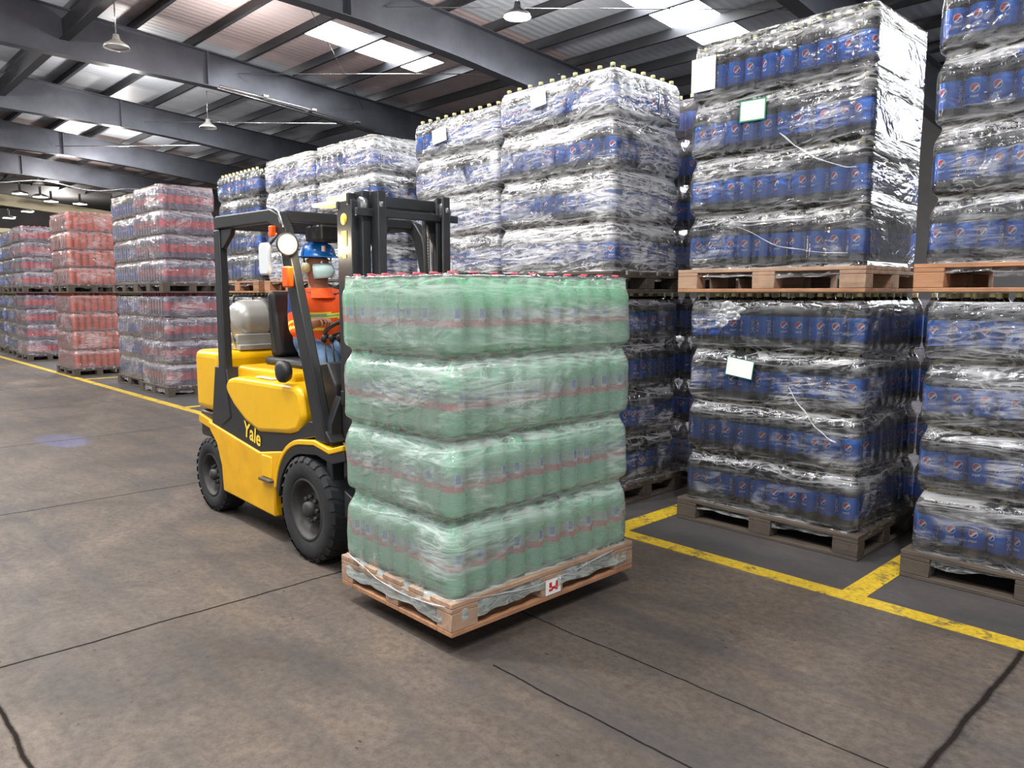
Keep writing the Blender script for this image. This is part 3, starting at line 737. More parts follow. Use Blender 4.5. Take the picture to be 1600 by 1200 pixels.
# --- the green load on the forks
GX0, GX1, GY0, GY1, GZ = -3.19, -2.36, 1.90, 3.09, .09
gp = place_pallet('pale', (GX0 + GX1) / 2, (GY0 + GY1) / 2, GZ, PI / 2, 'pale wooden pallet lifted on the forks under the green load')
def sheet(name, c, w, h, tilt, face, label, border=None, t=.0015, cat='paper sheet', zrot=0, redmark=False):
    """a paper sheet lying on a face that looks to -y ('y') or +x ('x')"""
    def R(u, v): return (u * math.cos(tilt) - v * math.sin(tilt), u * math.sin(tilt) + v * math.cos(tilt))
    b = MB()
    def quad(u0, u1, v0, v1, off, mi):
        q = [R(*p) for p in ((u0, v0), (u1, v0), (u1, v1), (u0, v1))]
        def P3(p, o): return (c[0] + p[0], c[1] - o, c[2] + p[1]) if face == 'y' else (c[0] + o, c[1] + p[0], c[2] + p[1])
        vs = [P3(p, off) for p in q] + [P3(p, off - t) for p in q]
        b.add(vs, [(0, 1, 2, 3), (7, 6, 5, 4), (0, 4, 5, 1), (1, 5, 6, 2), (2, 6, 7, 3), (3, 7, 4, 0)], mi)
    quad(-w / 2, w / 2, -h / 2, h / 2, .0, 1 if border else 0)
    if border: quad(-w / 2 + border, w / 2 - border, -h / 2 + border, h / 2 - border, .001, 0)
    if redmark:
        for (u, v, du, dv) in [(-.02, .01, .008, .012), (.0, -.006, .012, .006), (.022, .008, .006, .014), (-.018, -.014, .012, .005), (.02, -.014, .008, .005)]:
            quad(u - du, u + du, v - dv, v + dv, .002, 2)
    return tag(b.build(name, [M['paper'], M['greenp'], M['sticker_r']]), label, cat)
sheet('paper_label', (GX1 + .012, GY0 + .60, GZ + .062), .10, .072, 0, 'x', 'small white sticker with red print on the green load pallet', redmark=True, cat='sticker')
nxg, nyg = 7, 10; gx = GX0 + .01; gy = GY0 + .015; pxg = (GX1 - GX0 - .02) / nxg; pyg = (GY1 - GY0 - .03) / nyg; gpz = .338
for L in range(4):
    for j in range(nyg):
        for i in range(nxg):
            edge = i in (0, nxg - 1) or j in (0, nyg - 1)
            if not (edge or L == 3): continue
            x = gx + (i + .5) * pxg; y = gy + (j + .5) * pyg
            if j == 0: lb = 'green soda bottle, %s from left in %s layer, near face of green load' % (ORD[i], LAY[L])
            elif i == nxg - 1: lb = 'green soda bottle, %s behind the near corner in %s layer of green load' % (ORD[j - 1], LAY[L])
            elif L == 3 and not edge: lb = 'green soda bottle on top inside, row %s back, %s from left, red cap showing' % (ORD[j], ORD[i])
            elif j == nyg - 1: lb = 'green soda bottle, %s from left in %s layer, far face of green load' % (ORD[i], LAY[L])
            else: lb = 'green soda bottle facing the mast, %s layer, %s behind the near left corner' % (LAY[L], ORD[j - 1])
            place_bottle(green0, x, y, GZ + .146 + L * gpz, random.uniform(-.5, .5) + (0 if i == nxg - 1 else -PI / 2), lb, 'green soda bottles on the lifted pallet')
fG = film('stretch_wrap', gx - .004, gx + nxg * pxg + .004, gy - .004, gy + nyg * pyg + .004, GZ + .146, M['film_g'], 'clear film stretched around the green bottle load on the forks', pitch=gpz, skirt=.09, seed=31, pinch=1.15, amp=.005, top='poke')
# loose strands and sheets on the wraps
yb = YF - .03
film_tail(fB1u, (-2.25, yb - .002, 2.42), (-1.80, yb - .004, 2.18), .006, M['torn'], 1)
film_tail(fB1u, (-2.50, yb - .002, 1.90), (-1.82, yb - .004, 1.72), .004, M['torn'], 2)
film_tail(fB1l, (-2.13, yb, .95), (-1.83, yb - .004, .66), .007, M['torn'], 3)
def crumple(parent, c, w, h, seed):
    b = MB(); n = 16; vs = []
    for i in range(n + 1):
        for j in range(n + 1):
            u, v = i / n * 2 - 1, j / n * 2 - 1; e = noise.noise(Vector((u * 1.3, v * 1.3, seed))) * .5
            k = math.sqrt(max(0, 1 - .5 * v * v)); l_ = math.sqrt(max(0, 1 - .5 * u * u))
            d = noise.noise(Vector((u * 3, v * 3, seed + 4))) * .018 + noise.noise(Vector((u * 8, v * 8, seed))) * .008
            vs.append((c[0] + u * k * w * (1 + e), c[1] - .014 - d, c[2] + v * l_ * h * (1 + e)))
    b.add(vs, [(i * (n + 1) + j, i * (n + 1) + j + 1, (i + 1) * (n + 1) + j + 1, (i + 1) * (n + 1) + j) for i in range(n) for j in range(n)], 0, True)
    return b.build('torn_film', M['torn'], parent)
crumple(fB1l, (-2.52, yb - .004, 1.385), .085, .055, 2.0); crumple(fB1l, (-2.58, yb - .004, 1.33), .05, .04, 5.0)
film_tail(fG, (GX1 + .01, GY0 + .02, GZ + .16), (GX1 + .012, GY1 - .15, GZ + .13), .004, M['torn'], 4)
film_tail(fG, (GX0 + .05, GY0 - .008, GZ + .17), (GX1 - .02, GY0 - .012, GZ + .13), .004, M['torn'], 5)
sheet('paper_label', (-2.43, YF - .028, UP + .1455 + 2 * PU + .235), .17, .125, -.02, 'y', 'white sheet with a green edge on the upper big cola load', border=.008)
sheet('paper_label', (-2.46, YF - .022, .146 + 2 * PL + .215), .185, .115, -.13, 'y', 'tilted white sheet on the lower big cola load', border=.004)
sheet('paper_label', (-2.775, YF - .028, UP + .1455 + 3 * PU + .16), .17, .20, 0, 'y', 'large white patch at the upper left corner of the big cola load')  # plain white rectangle laid on the film
sheet('paper_label', (-4.02, YF - .225, UP + .1455 + 3 * PU + .20), .15, .11, .1, 'y', 'white sheet near the top of the creased load with poking caps')
sheet('paper_label', (-5.37, YF - .065, UP + .1455 + 3 * PU + .16), .19, .12, .1, 'y', 'white sheet near the top of the load right of the mast')
# ------------------------------------------------------------ forklift, driving towards +x
FY0, FY1, FYC = 2.06, 3.06, 2.56
fk = empty('forklift', (-4.3, FYC, 0), 'yellow and black forklift truck carrying the green bottle load', 'forklift')
def part(nm, mb, mat, bev=.006, parent=None, seg=2, sub=0): return mb.build(nm, mat, parent or fk, bevel=bev, seg=seg, subsurf=sub)
# yellow chassis, both flanks
ch = [(-5.17, .635), (-4.41, .535), (-4.10, .585), (-4.17, .50), (-4.215, .38), (-4.225, .165), (-4.96, .19), (-4.975, .36), (-5.04, .50), (-5.14, .575)]
b = MB(); b.prism(ch, FY0, FY0 + .06); part('side_panel', b, M['yellow_d'], .01)
b = MB(); b.prism(ch, FY1 - .06, FY1); part('side_panel', b, M['yellow_d'], .01)
b = MB(); b.prism([(-5.0, .60), (-4.2, .50), (-4.25, .2), (-4.93, .22)], FY0 + .06, FY1 - .06); part('chassis', b, M['black'], .01)
b = MB(); b.box(-4.37, -4.235, FY0 - .006, FY0 + .03, .395, .53); part('step_recess', b, M['yellow'], .006)
b = MB(); b.box(-4.37, -4.225, FY0 - .03, FY0 + .03, .375, .392); part('step', b, M['woodg'], .004)
# front axle block and fenders
b = MB(); b.box(-4.2, -3.5, FY0 + .25, FY1 - .25, .2, .62); part('front_frame', b, M['black'], .01)
def fender(y0, y1):
    cx_, cz = -3.835, .285; up = []; lo = []
    for a in np.linspace(172, 100, 10): up.append((cx_ + .375 * math.cos(math.radians(a)) * 1.0, cz + .385 * math.sin(math.radians(a)) + .02)); lo.append((cx_ + .352 * math.cos(math.radians(a)), cz + .355 * math.sin(math.radians(a)) + .02))
    up += [(-3.72, .705), (-3.56, .68), (-3.42, .72)]; lo += [(-3.72, .675), (-3.56, .65), (-3.42, .69)]
    b = MB(); b.prism(up + lo[::-1], y0, y1); part('fender', b, M['yellow'], .006)
    b = MB(); b.prism([(p[0], p[1] - .002) for p in lo] + [(p[0] + (.02 if i > 6 else .028), p[1] - .05) for i, p in reversed(list(enumerate(lo)))], y0 + .004, y1 + .02 if y0 < 2.5 else y1); part('wheel_arch', b, M['black'], .004)
fender(FY0 - .01, FY0 + .24); fender(FY1 - .24, FY1 + .01)
# black swooping frame band, with the maker's lettering
bandp = [(-5.03, 1.02), (-4.86, 1.02), (-4.83, .90), (-4.72, .775), (-4.40, .665), (-3.98, .70), (-3.80, .80), (-3.66, .80), (-3.56, .71), (-3.75, .715), (-3.98, .66), (-4.08, .585), (-4.40, .535), (-5.12, .63)]
for y0, y1 in ((FY0 + .008, FY0 + .10), (FY1 - .10, FY1 - .008)):
    b = MB(); b.prism(bandp, y0, y1); part('frame_band', b, M['black'], .006)
# yellow hood bulges and rear hood
hp = [(-4.865, .90), (-4.82, .955), (-4.70, .975), (-3.92, .985), (-3.865, .95), (-3.84, .81), (-3.90, .725), (-4.02, .695), (-4.40, .655), (-4.58, .70), (-4.74, .78), (-4.83, .85)]
b = MB(); b.prism(hp, FY0 - .004, FY0 + .30); part('hood_side', b, M['yellow'], .045, seg=4)
b = MB(); b.prism(hp, FY1 - .30, FY1 + .004); part('hood_side', b, M['yellow'], .045, seg=4)
b = MB(); b.box(-4.86, -4.12, FY0 + .08, FY1 - .08, .66, 1.035); part('engine_hood', b, M['yellow'], .03, seg=3)
b = MB(); b.box(-4.52, -4.30, FY0 + .05, FY0 + .14, .984, .988); b.box(-4.48, -4.25, FY0 + .18, FY0 + .21, .984, .988); part('warning_sticker', b, M['paper'], 0)
V, F = text_mesh('Yale', .135, .003, .0)
b = MB(); sl = math.atan2(-.09, .46)
b.add([(-4.50 + x * math.cos(sl) * 1.0 - y * math.sin(sl) * 1.0, FY0 + .004 - .0, .632 + x * math.sin(sl) + y * math.cos(sl)) for (x, y, z) in V], F); part('lettering', b, M['letter'], 0)
# counterweight
b = MB(); b.box(-5.46, -5.045, FY0 + .04, FY1 - .04, .69, 1.11); part('counterweight', b, M['yellow'], .05, seg=4)
b = MB(); b.box(-5.42, -5.03, FY0 + .05, FY1 - .05, .50, .685); part('rear_bumper', b, M['black'], .02)
b = MB(); b.prism([(-5.40, .60), (-5.18, .57), (-5.15, .62), (-5.40, .66)], FY0 + .03, FY0 + .06); part('rear_trim', b, M['yellow_d'], .004)
# gas cylinder on its cradle
cx_, cz = -5.245, 1.305
b = MB(); b.lathe([(.0, 0), (.05, .002), (.10, .02), (.135, .055), (.148, .10), (.148, .56), (.135, .61), (.10, .65), (.05, .67), (0, .675)], (cx_, 2.27, cz), 'y', 32); tk = part('gas_cylinder', b, M['tank'], 0)
b = MB(); b.lathe([(.149, 0), (.153, 0), (.153, .05), (.149, .05)], (cx_, 2.50, cz), 'y', 32); part('strap', b, M['seat'], 0, tk)
b = MB(); b.lathe([(.149, 0), (.153, 0), (.153, .04), (.149, .04)], (cx_, 2.80, cz), 'y', 32); part('strap', b, M['seat'], 0, tk)
b = MB(); b.tube([(cx_ - .02, 2.32, cz + .13), (cx_ - .02, 2.32, cz + .175), (cx_ - .02, 2.46, cz + .175), (cx_ - .02, 2.46, cz + .14)], .008, 8); part('handle', b, M['black'], 0, tk)
b = MB(); b.tube([(cx_, 2.27, cz), (cx_, 2.22, cz)], .03, 12); b.tube([(cx_, 2.24, cz), (cx_ + .08, 2.24, cz - .05), (cx_ + .12, 2.26, cz - .19)], .01, 8); part('valve', b, M['chrome'], 0, tk)
b = MB(); b.box(-5.40, -5.06, 2.26, 2.94, 1.112, 1.15); b.box(-5.38, -5.35, 2.26, 2.94, 1.15, 1.22); b.box(-5.13, -5.10, 2.26, 2.94, 1.15, 1.22); part('cylinder_cradle', b, M['tank'], .006)
# overhead guard
gt = 1.99
for y in (FY0 + .03, FY1 - .03):
    b = MB()   # front pillar leaning back, then the roof rail
    pl = [(-3.60, .70), (-3.99, 1.86), (-4.06, 1.94), (-4.16, 1.975), (-4.90, 1.985), (-4.93, 1.97), (-4.93, 1.90), (-4.85, 1.905), (-4.20, 1.90), (-4.11, 1.87), (-4.075, 1.82), (-3.72, .70)]
    b.prism(pl, y - .028, y + .028); part('roof_pillar', b, M['black'], .008)
    b = MB(); b.prism([(-4.965, .62), (-4.945, 1.90), (-4.87, 1.90), (-4.86, 1.02), (-4.80, .70)], y - .028, y + .028); part('rear_pillar', b, M['black'], .008)
    b = MB(); b.prism([(-4.87, 1.90), (-4.87, 1.78), (-4.84, 1.78), (-4.72, 1.86), (-4.70, 1.90)], y - .015, y + .015); part('gusset', b, M['black'], .004)
for x0, x1 in ((-4.93, -4.86), (-4.16, -4.08)):
    b = MB(); b.box(x0, x1, FY0 + .06, FY1 - .06, 1.905, 1.965); part('roof_crossbar', b, M['black'], .006)
for k in range(6):
    xk = -4.77 + k * .105; b = MB(); b.box(xk - .012, xk + .012, FY0 + .06, FY1 - .06, 1.915, 1.965); part('roof_bar', b, M['black'], .003)
b = MB(); b.tube([(-4.12, FY0 + .0, 1.985), (-4.04, FY0 - .004, 1.95), (-3.99, FY0 - .004, 1.86)], .006, 6); b.tube([(-4.20, FY0 + .01, 1.99), (-4.10, FY0 + .02, 1.965), (-4.02, FY0 - .004, 1.88)], .006, 6); part('cable', b, M['chrome'], 0)
b = MB(); b.box(-4.42, -4.22, 2.42, 2.62, 1.815, 1.915); part('roof_console', b, M['seat'], .015)
# lights, indicators, mirror
def headlamp(y, pw):
    c = (-3.925, y, 1.765)
    b = MB(); b.lathe([(.01, -.05), (.045, -.04), (.062, 0), (.066, .012), (.052, .014), (.048, .006)], c, 'x', 24); o = part('headlamp', b, M['black'], 0)
    b = MB(); b.lathe([(.0, .018), (.03, .014), (.049, .007)], c, 'x', 24); part('bulb_glass', b, M['head'], 0, o)
    l = bpy.data.lights.new('headlamp_light', 'POINT'); l.energy = pw; l.color = (1, .82, .58); l.shadow_soft_size = .05
    lo = bpy.data.objects.new('headlamp_light', l); COL.objects.link(lo); lo.location = (c[0] + .11, c[1], c[2])
headlamp(FY0 - .02, 6); 
b = MB(); b.box(-3.94, -3.87, FY0 - .05, FY0 - .01, 1.53, 1.645); part('indicator', b, M['orange_l'], .01)
b = MB(); b.box(-4.12, -4.08, FY0 - .03, FY0 + .0, 1.815, 1.875); part('indicator', b, M['orange_l'], .006)
b = MB(); b.prism([(-4.17, 1.62), (-4.155, 1.60), (-4.06, 1.60), (-4.045, 1.63), (-4.05, 1.76), (-4.07, 1.78), (-4.15, 1.78), (-4.17, 1.76)], FY0 - .07, FY0 - .045); mi_ = part('mirror', b, M['mirror'], .01)
b = MB(); b.tube([(-4.08, FY0 - .05, 1.76), (-4.03, FY0 - .02, 1.82)], .008, 8); part('bracket', b, M['black'], 0, mi_)
b = MB(); b.prism([(-3.72, 1.50), (-3.70, 1.49), (-3.62, 1.49), (-3.62, 1.68), (-3.71, 1.68)], FY1 - .12, FY1 - .10); part('mirror', b, M['mirror'], .006)
b = MB(); b.lathe([(.0, 0), (.035, 0), (.035, .03), (.055, .04), (.065, .015), (.06, -.01), (.035, -.02), (0, -.02)], (-4.02, FY0 - .03, 1.06), 'y', 20); part('horn', b, M['seat'], 0)
# mud and cockpit
b = MB(); b.box(-4.30, -3.62, FY0 + .30, FY1 - .30, .60, .63); part('floor_plate', b, M['black'], .004)
b = MB(); b.prism([(-3.80, .63), (-3.84, 1.02), (-3.90, 1.10), (-3.78, 1.12), (-3.70, 1.0), (-3.68, .63)], FY0 + .12, FY1 - .12); ds = part('dashboard', b, M['seat'], .012)
for (yy, zz) in ((2.22, .95), (2.30, .90), (2.24, .78)):
    b = MB(); b.lathe([(0, -.006), (.012, -.005), (.012, 0)], (-3.845, yy, zz), 'x', 10); part('screw', b, M['chrome'], 0, ds)
b = MB(); b.box(-4.80, -4.30, 2.30, 2.82, 1.03, 1.085); st = part('seat', b, M['seat'], .03, seg=3)
b = MB(); b.prism([(-4.76, 1.08), (-4.80, 1.50), (-4.73, 1.52), (-4.64, 1.09)], 2.33, 2.79); part('backrest', b, M['seat'], .03, st, seg=3)
b = MB(); b.tube([(-3.90, 2.54, .9), (-4.08, 2.54, 1.27)], .025, 10); sw = part('steering_column', b, M['black'], 0)
wc = Vector((-4.09, 2.54, 1.29)); ax = Vector((-.42, 0, .90)).normalized(); u_ = Vector((0, 1, 0)); w_ = ax.cross(u_)
b = MB(); b.tube([wc + (u_ * math.cos(a) + w_ * math.sin(a)) * .165 for a in np.linspace(0, 2 * PI, 29)[:-1]], .013, 8, closed=True)
for a in (0, 2.1, 4.2): b.tube([wc, wc + (u_ * math.cos(a) + w_ * math.sin(a)) * .16], .009, 6)
part('steering_wheel', b, M['seat'], 0)
for k in range(3):
    b = MB(); b.tube([(-3.88, 2.30 + k * .05 - .05, 1.02), (-3.92, 2.30 + k * .05 - .05, 1.22)], .006, 6); b.lathe([(0, .03), (.016, .02), (.016, -.01), (0, -.02)], (-3.925, 2.25 + k * .05, 1.235), 'z', 12); part('lever', b, M['seat'], 0)
# wheels
def wheel(cx_, cy_, r, w, side):
    b = MB(); s = side; prof = []
    y0, y1 = -w / 2, w / 2; rr = r
    P_ = [(r * .60, y0 + .012), (r * .66, y0 + .002), (r * .84, y0), (r * .95, y0 + .012), (r, y0 + .035), (r * 1.0, 0), (r, y1 - .035), (r * .95, y1 - .012), (r * .84, y1), (r * .66, y1 - .002), (r * .60, y1 - .012)]
    b.lathe(P_, (cx_, cy_, r), 'y', 48)
    nb = 26                                # shoulder lugs
    for k in range(nb):
        for sd in (-1, 1):
            a = 2 * PI * (k + (.5 if sd > 0 else 0)) / nb; da = PI / nb * .62
            vs = []
            for (rad, yy, a_) in ((r * .93, sd * w * .5, 0), (r * 1.012, sd * w * .42, 0), (r * 1.012, sd * w * .10, .10), (r * .97, sd * w * .10, .10)):
                for e in (-1, 1): vs.append((cx_ + rad * math.cos(a + e * da + a_), cy_ + yy, r - rad * math.sin(a + e * da + a_)))
            b.add(vs, [(0, 1, 3, 2), (2, 3, 5, 4), (4, 5, 7, 6), (0, 2, 4, 6), (1, 7, 5, 3)], 0)
    ty = part('tyre', b, M['rubber'], 0)
    o = -1 if side < 0 else 1; f = lambda t: o * t
    b = MB(); b.lathe([(r * .60, f(w / 2 - .012)), (r * .57, f(w / 2 - .004)), (r * .54, f(w / 2 - .015)), (r * .50, f(w / 2 - .05)), (r * .46, f(w / 2 - .085)), (r * .32, f(w / 2 - .095)), (r * .30, f(w / 2 - .06)), (r * .16, f(w / 2 - .05)), (0.0, f(w / 2 - .045))], (cx_, cy_, r), 'y', 40); b.lathe([(r * .60, f(w / 2 - .012)), (r * .60, f(-w / 2 + .012)), (0, f(-w / 2 + .02))], (cx_, cy_, r), 'y', 24)
    rm = part('rim', b, M['rim'], 0, ty)
    b = MB(); b.lathe([(r * .15, f(w / 2 - .055)), (r * .14, f(w / 2 - .012)), (r * .10, f(w / 2 - .004)), (0, f(w / 2 - .002))], (cx_, cy_, r), 'y', 20)
    for k in range(8):
        a = 2 * PI * k / 8; b.tube([(cx_ + r * .23 * math.cos(a), cy_ + f(w / 2 - .058), r + r * .23 * math.sin(a)), (cx_ + r * .23 * math.cos(a), cy_ + f(w / 2 - .03), r + r * .23 * math.sin(a))], .012, 6)
    part('hub', b, M['rim'], 0, ty)
wheel(-3.825, FY0 + .095, .297, .23, -1); wheel(-3.825, FY1 - .095, .297, .23, 1)
wheel(-5.21, FY0 + .105, .252, .18, -1); wheel(-5.21, FY1 - .105, .252, .18, 1)
b = MB(); b.tube([(-5.21, FY0 + .2, .25), (-5.21, FY1 - .2, .25)], .045, 10); b.box(-5.3, -5.1, 2.4, 2.72, .22, .52); part('rear_axle', b, M['black'], 0)
b = MB(); b.tube([(-3.825, FY0 + .2, .297), (-3.825, FY1 - .2, .297)], .07, 12); part('front_axle', b, M['black'], 0)
# mast: nested uprights left and right, rollers, chains, cross members
def channel(x0, x1, y0, y1, z0, z1, open_side):
    t = .014; b = MB()
    if open_side > 0: b.prism([(x0, y1), (x0, y0), (x1, y0), (x1, y1), (x1 - t, y1), (x1 - t, y0 + t), (x0 + t, y0 + t), (x0 + t, y1)], z0, z1, 'z')
    else: b.prism([(x0, y0), (x0, y1), (x1, y1), (x1, y0), (x1 - t, y0), (x1 - t, y1 - t), (x0 + t, y1 - t), (x0 + t, y0)], z0, z1, 'z')
    return b
mast = empty('mast', (0, 0, 0)); mast.parent = fk; mast.location = -Vector(fk.location)
def mpart(nm, mb, mat, bev=.004): return mb.build(nm, mat, mast, bevel=bev)
MYC = 2.485
for s in (-1, 1):
    for k, (dy, xx0, xx1, z1) in enumerate([(.325, -3.60, -3.46, 1.975), (.285, -3.50, -3.42, 2.02), (.235, -3.42, -3.35, 2.02)]):
        ya = MYC + s * dy; yb_ = ya - s * .05
        mpart('mast_rail', channel(xx0, xx1, min(ya, yb_), max(ya, yb_), .10 + .02 * k, z1, -s), M['mast'])
    for k, dy in enumerate((.272, .215)):
        b = MB(); b.lathe([(0, -.016), (.036, -.016), (.042, -.01), (.042, .01), (.036, .016), (0, .016)], (-3.44 + .05 * k, MYC + s * dy, 1.95), 'y', 20); mpart('roller', b, M['chrome'], 0)
    b = MB(); b.tube([(-3.53, MYC + s * .255, .15), (-3.53, MYC + s * .255, 1.93)], .022, 12); b.tube([(-3.53, MYC + s * .255, 1.3), (-3.53, MYC + s * .255, 1.95)], .014, 10); mpart('lift_cylinder', b, M['black'], 0)
    b = MB()
    for k in range(90):
        z_ = .45 + k * .0165; b.box(-3.605 - .004, -3.605 + .004, MYC + s * .285 - .012, MYC + s * .285 + .012, z_, z_ + .011)
    b.box(-3.607, -3.603, MYC + s * .285 - .005, MYC + s * .285 + .005, .45, 1.94); mpart('chain', b, M['tank'], 0)
b = MB(); b.lathe([(0, 0), (.030, 0), (.030, .002), (0, .002)], (-3.53, MYC - .3275, 1.88), 'y', 24)
b.box(-3.555, -3.505, MYC - .3275, MYC - .3255, 1.74, 1.82); b.box(-3.545, -3.515, MYC - .3275, MYC - .3255, 1.68, 1.70); mpart('round_sticker', b, M['letter'], 0)
for (z0, z1, x0, x1, nm) in ((1.93, 1.975, -3.60, -3.575, 0), (1.95, 2.01, -3.50, -3.475, 0), (1.89, 1.93, -3.42, -3.395, 0), (.9, .98, -3.60, -3.57, 0), (.25, .35, -3.60, -3.54, 0)):
    b = MB(); b.box(x0, x1, MYC - .33, MYC + .33, z0, z1); mpart('cross_member', b, M['mast'])
for s in (-1, 1):      # curved gussets under the top cross member
    q = [(MYC + s * .22, 1.93)] + [(MYC + s * (.22 - .11 * (1 - math.cos(a))) , 1.93 - .11 * (1 - math.sin(a)) ) for a in np.linspace(PI / 2, 0, 6)] + [(MYC + s * .22, 1.78)]
    b = MB(); b.prism([(MYC + s * .23, 1.94), (MYC + s * .07, 1.94), (MYC + s * .12, 1.915), (MYC + s * .16, 1.87), (MYC + s * .185, 1.80), (MYC + s * .23, 1.72)], -3.47, -3.455, 'x'); mpart('gusset', b, M['mast'], 0)
b = MB(); b.box(-3.86, -3.50, FY0 + .10, FY0 + .20, 1.965, 1.985); b.box(-3.86, -3.46, FY0 + .19, FY0 + .21, 1.965, 2.03); part('mast_top_plate', b, M['cream'], .006)  # cream tone paints the headlamp's light onto this plate
b = MB()
for s in (-1, 1):
    b.tube([(-3.44, MYC + s * .12, 1.93), (-3.46, MYC + s * .15, 1.6), (-3.46, MYC + s * .16, 1.0), (-3.44, MYC + s * .14, .5)], .012, 8)
mpart('hydraulic_hose', b, M['rubber'], 0)
b = MB(); b.prism([(FY0 + .03, .10), (FY0 + .10, .10), (FY0 + .10, .95), (FY0 + .03, .80)], -3.66, -3.60, 'x'); b.prism([(-3.50, .72), (-3.42, .66), (-3.44, .56), (-3.50, .52)], FY0 + .04, FY0 + .12); b.prism([(-3.50, .46), (-3.40, .42), (-3.40, .37), (-3.50, .30)], FY0 + .04, FY0 + .12); part('mast_mount', b, M['mast'], .006)
for y in (FY0 + .22, FY1 - .22):
    b = MB(); b.tube([(-4.15, y, .66), (-3.85, y, .80)], .035, 12); b.tube([(-3.85, y, .80), (-3.70, y, .87)], .018, 10); part('tilt_cylinder', b, M['black'], 0)
# carriage and forks
b = MB(); b.box(-3.29, -3.26, MYC - .40, MYC + .45, .22, .31); b.box(-3.29, -3.26, MYC - .45, MYC + .45, .50, .58)
for s in (-.2, .2): b.box(-3.35, -3.29, MYC + s - .02, MYC + s + .02, .2, .62)
car = mpart('carriage', b, M['mast'], .006)
b = MB()
for k in range(7): yk = MYC - .42 + k * .14; b.box(-3.28, -3.26, yk - .012, yk + .012, .58, 1.28)
b.box(-3.285, -3.255, MYC - .43, MYC + .43, 1.26, 1.30); mpart('load_backrest', b, M['mast'], .004)
for s in (-1, 1):
    yk = (GY0 + GY1) / 2 + s * .26
    b = MB(); b.prism([(-3.255, .55), (-3.255, .135), (-2.45, .150), (-2.45, .158), (-3.215, .17), (-3.215, .55)], yk - .055, yk + .055); mpart('fork', b, M['mast'], .004)
# blue safety spot behind the truck
l = bpy.data.lights.new('blue_spot', 'SPOT'); l.energy = 3000; l.color = (.10, .22, 1.0); l.spot_size = math.radians(6.5); l.spot_blend = .6; l.shadow_soft_size = .02
lo = bpy.data.objects.new('blue_spot', l); COL.objects.link(lo); lo.location = (-5.03, 2.3, 1.94)
lo.rotation_euler = (Vector((-8.75, 2.0, 0)) - Vector(lo.location)).to_track_quat('-Z', 'Y').to_euler()
b = MB(); b.lathe([(.0, .03), (.03, .02), (.035, -.01), (.02, -.03), (0, -.03)], (-4.96, 2.3, 1.94), 'x', 16); part('rear_spot_lamp', b, M['black'], 0)

# ------------------------------------------------------------ driver
def skin_mesh(joints, bones, root, levels=2):
    """joints: name -> (pos, (rx, ry)); returns evaluated mesh"""
    names = list(joints); idx = {n: i for i, n in enumerate(names)}
    me = bpy.data.meshes.new('sk'); me.from_pydata([joints[n][0] for n in names], [(idx[a], idx[b_]) for a, b_ in bones], [])
    o = bpy.data.objects.new('sk', me); COL.objects.link(o)
    md = o.modifiers.new('s', 'SKIN'); md.use_smooth_shade = True
    for i, n in enumerate(names):
        r = joints[n][1]; me.skin_vertices[0].data[i].radius = r if isinstance(r, tuple) else (r, r)
        me.skin_vertices[0].data[i].use_root = (n == root)
    ss = o.modifiers.new('u', 'SUBSURF'); ss.levels = levels; ss.render_levels = levels
    dg = bpy.context.evaluated_depsgraph_get(); dg.update(); out = bpy.data.meshes.new_from_object(o.evaluated_get(dg))
    bpy.data.objects.remove(o); bpy.data.meshes.remove(me); return out
dr = empty('person', (-4.58, 2.54, 1.10), 'seated driver in blue helmet, face mask and orange reflective vest inside the forklift', 'person')
J = {'pelvis': ((-4.60, 2.54, 1.20), (.13, .15)), 'waist': ((-4.60, 2.54, 1.30), (.12, .14)), 'chest': ((-4.57, 2.54, 1.43), (.125, .165)), 'upper': ((-4.56, 2.53, 1.52), (.09, .13)),
     'neck': ((-4.54, 2.53, 1.595), (.058, .058)), 'skull0': ((-4.525, 2.525, 1.66), (.07, .065)), 'skull': ((-4.52, 2.525, 1.735), (.098, .078)), 'crown': ((-4.525, 2.525, 1.80), (.075, .065)),
     'shR': ((-4.55, 2.385, 1.52), (.065, .07)), 'elR': ((-4.47, 2.33, 1.31), (.048, .048)), 'wrR': ((-4.25, 2.36, 1.345), (.032, .028)), 'paR': ((-4.19, 2.385, 1.36), (.026, .036)),
     'shL': ((-4.55, 2.70, 1.52), (.065, .07)), 'elL': ((-4.47, 2.80, 1.31), (.048, .048)), 'wrL': ((-4.26, 2.70, 1.345), (.032, .028)), 'paL': ((-4.20, 2.66, 1.37), (.026, .036)),
     'hpR': ((-4.55, 2.45, 1.20), (.085, .09)), 'knR': ((-4.22, 2.42, 1.17), (.07, .07)), 'anR': ((-4.05, 2.42, .73), (.045, .045)),
     'hpL': ((-4.55, 2.63, 1.20), (.085, .09)), 'knL': ((-4.20, 2.68, 1.17), (.07, .07)), 'anL': ((-4.05, 2.68, .73), (.045, .045))}
BN = [('pelvis', 'waist'), ('waist', 'chest'), ('chest', 'upper'), ('upper', 'neck'), ('neck', 'skull0'), ('skull0', 'skull'), ('skull', 'crown'),
      ('upper', 'shR'), ('shR', 'elR'), ('elR', 'wrR'), ('wrR', 'paR'), ('upper', 'shL'), ('shL', 'elL'), ('elL', 'wrL'), ('wrL', 'paL'),
      ('pelvis', 'hpR'), ('hpR', 'knR'), ('knR', 'anR'), ('pelvis', 'hpL'), ('hpL', 'knL'), ('knL', 'anL')]
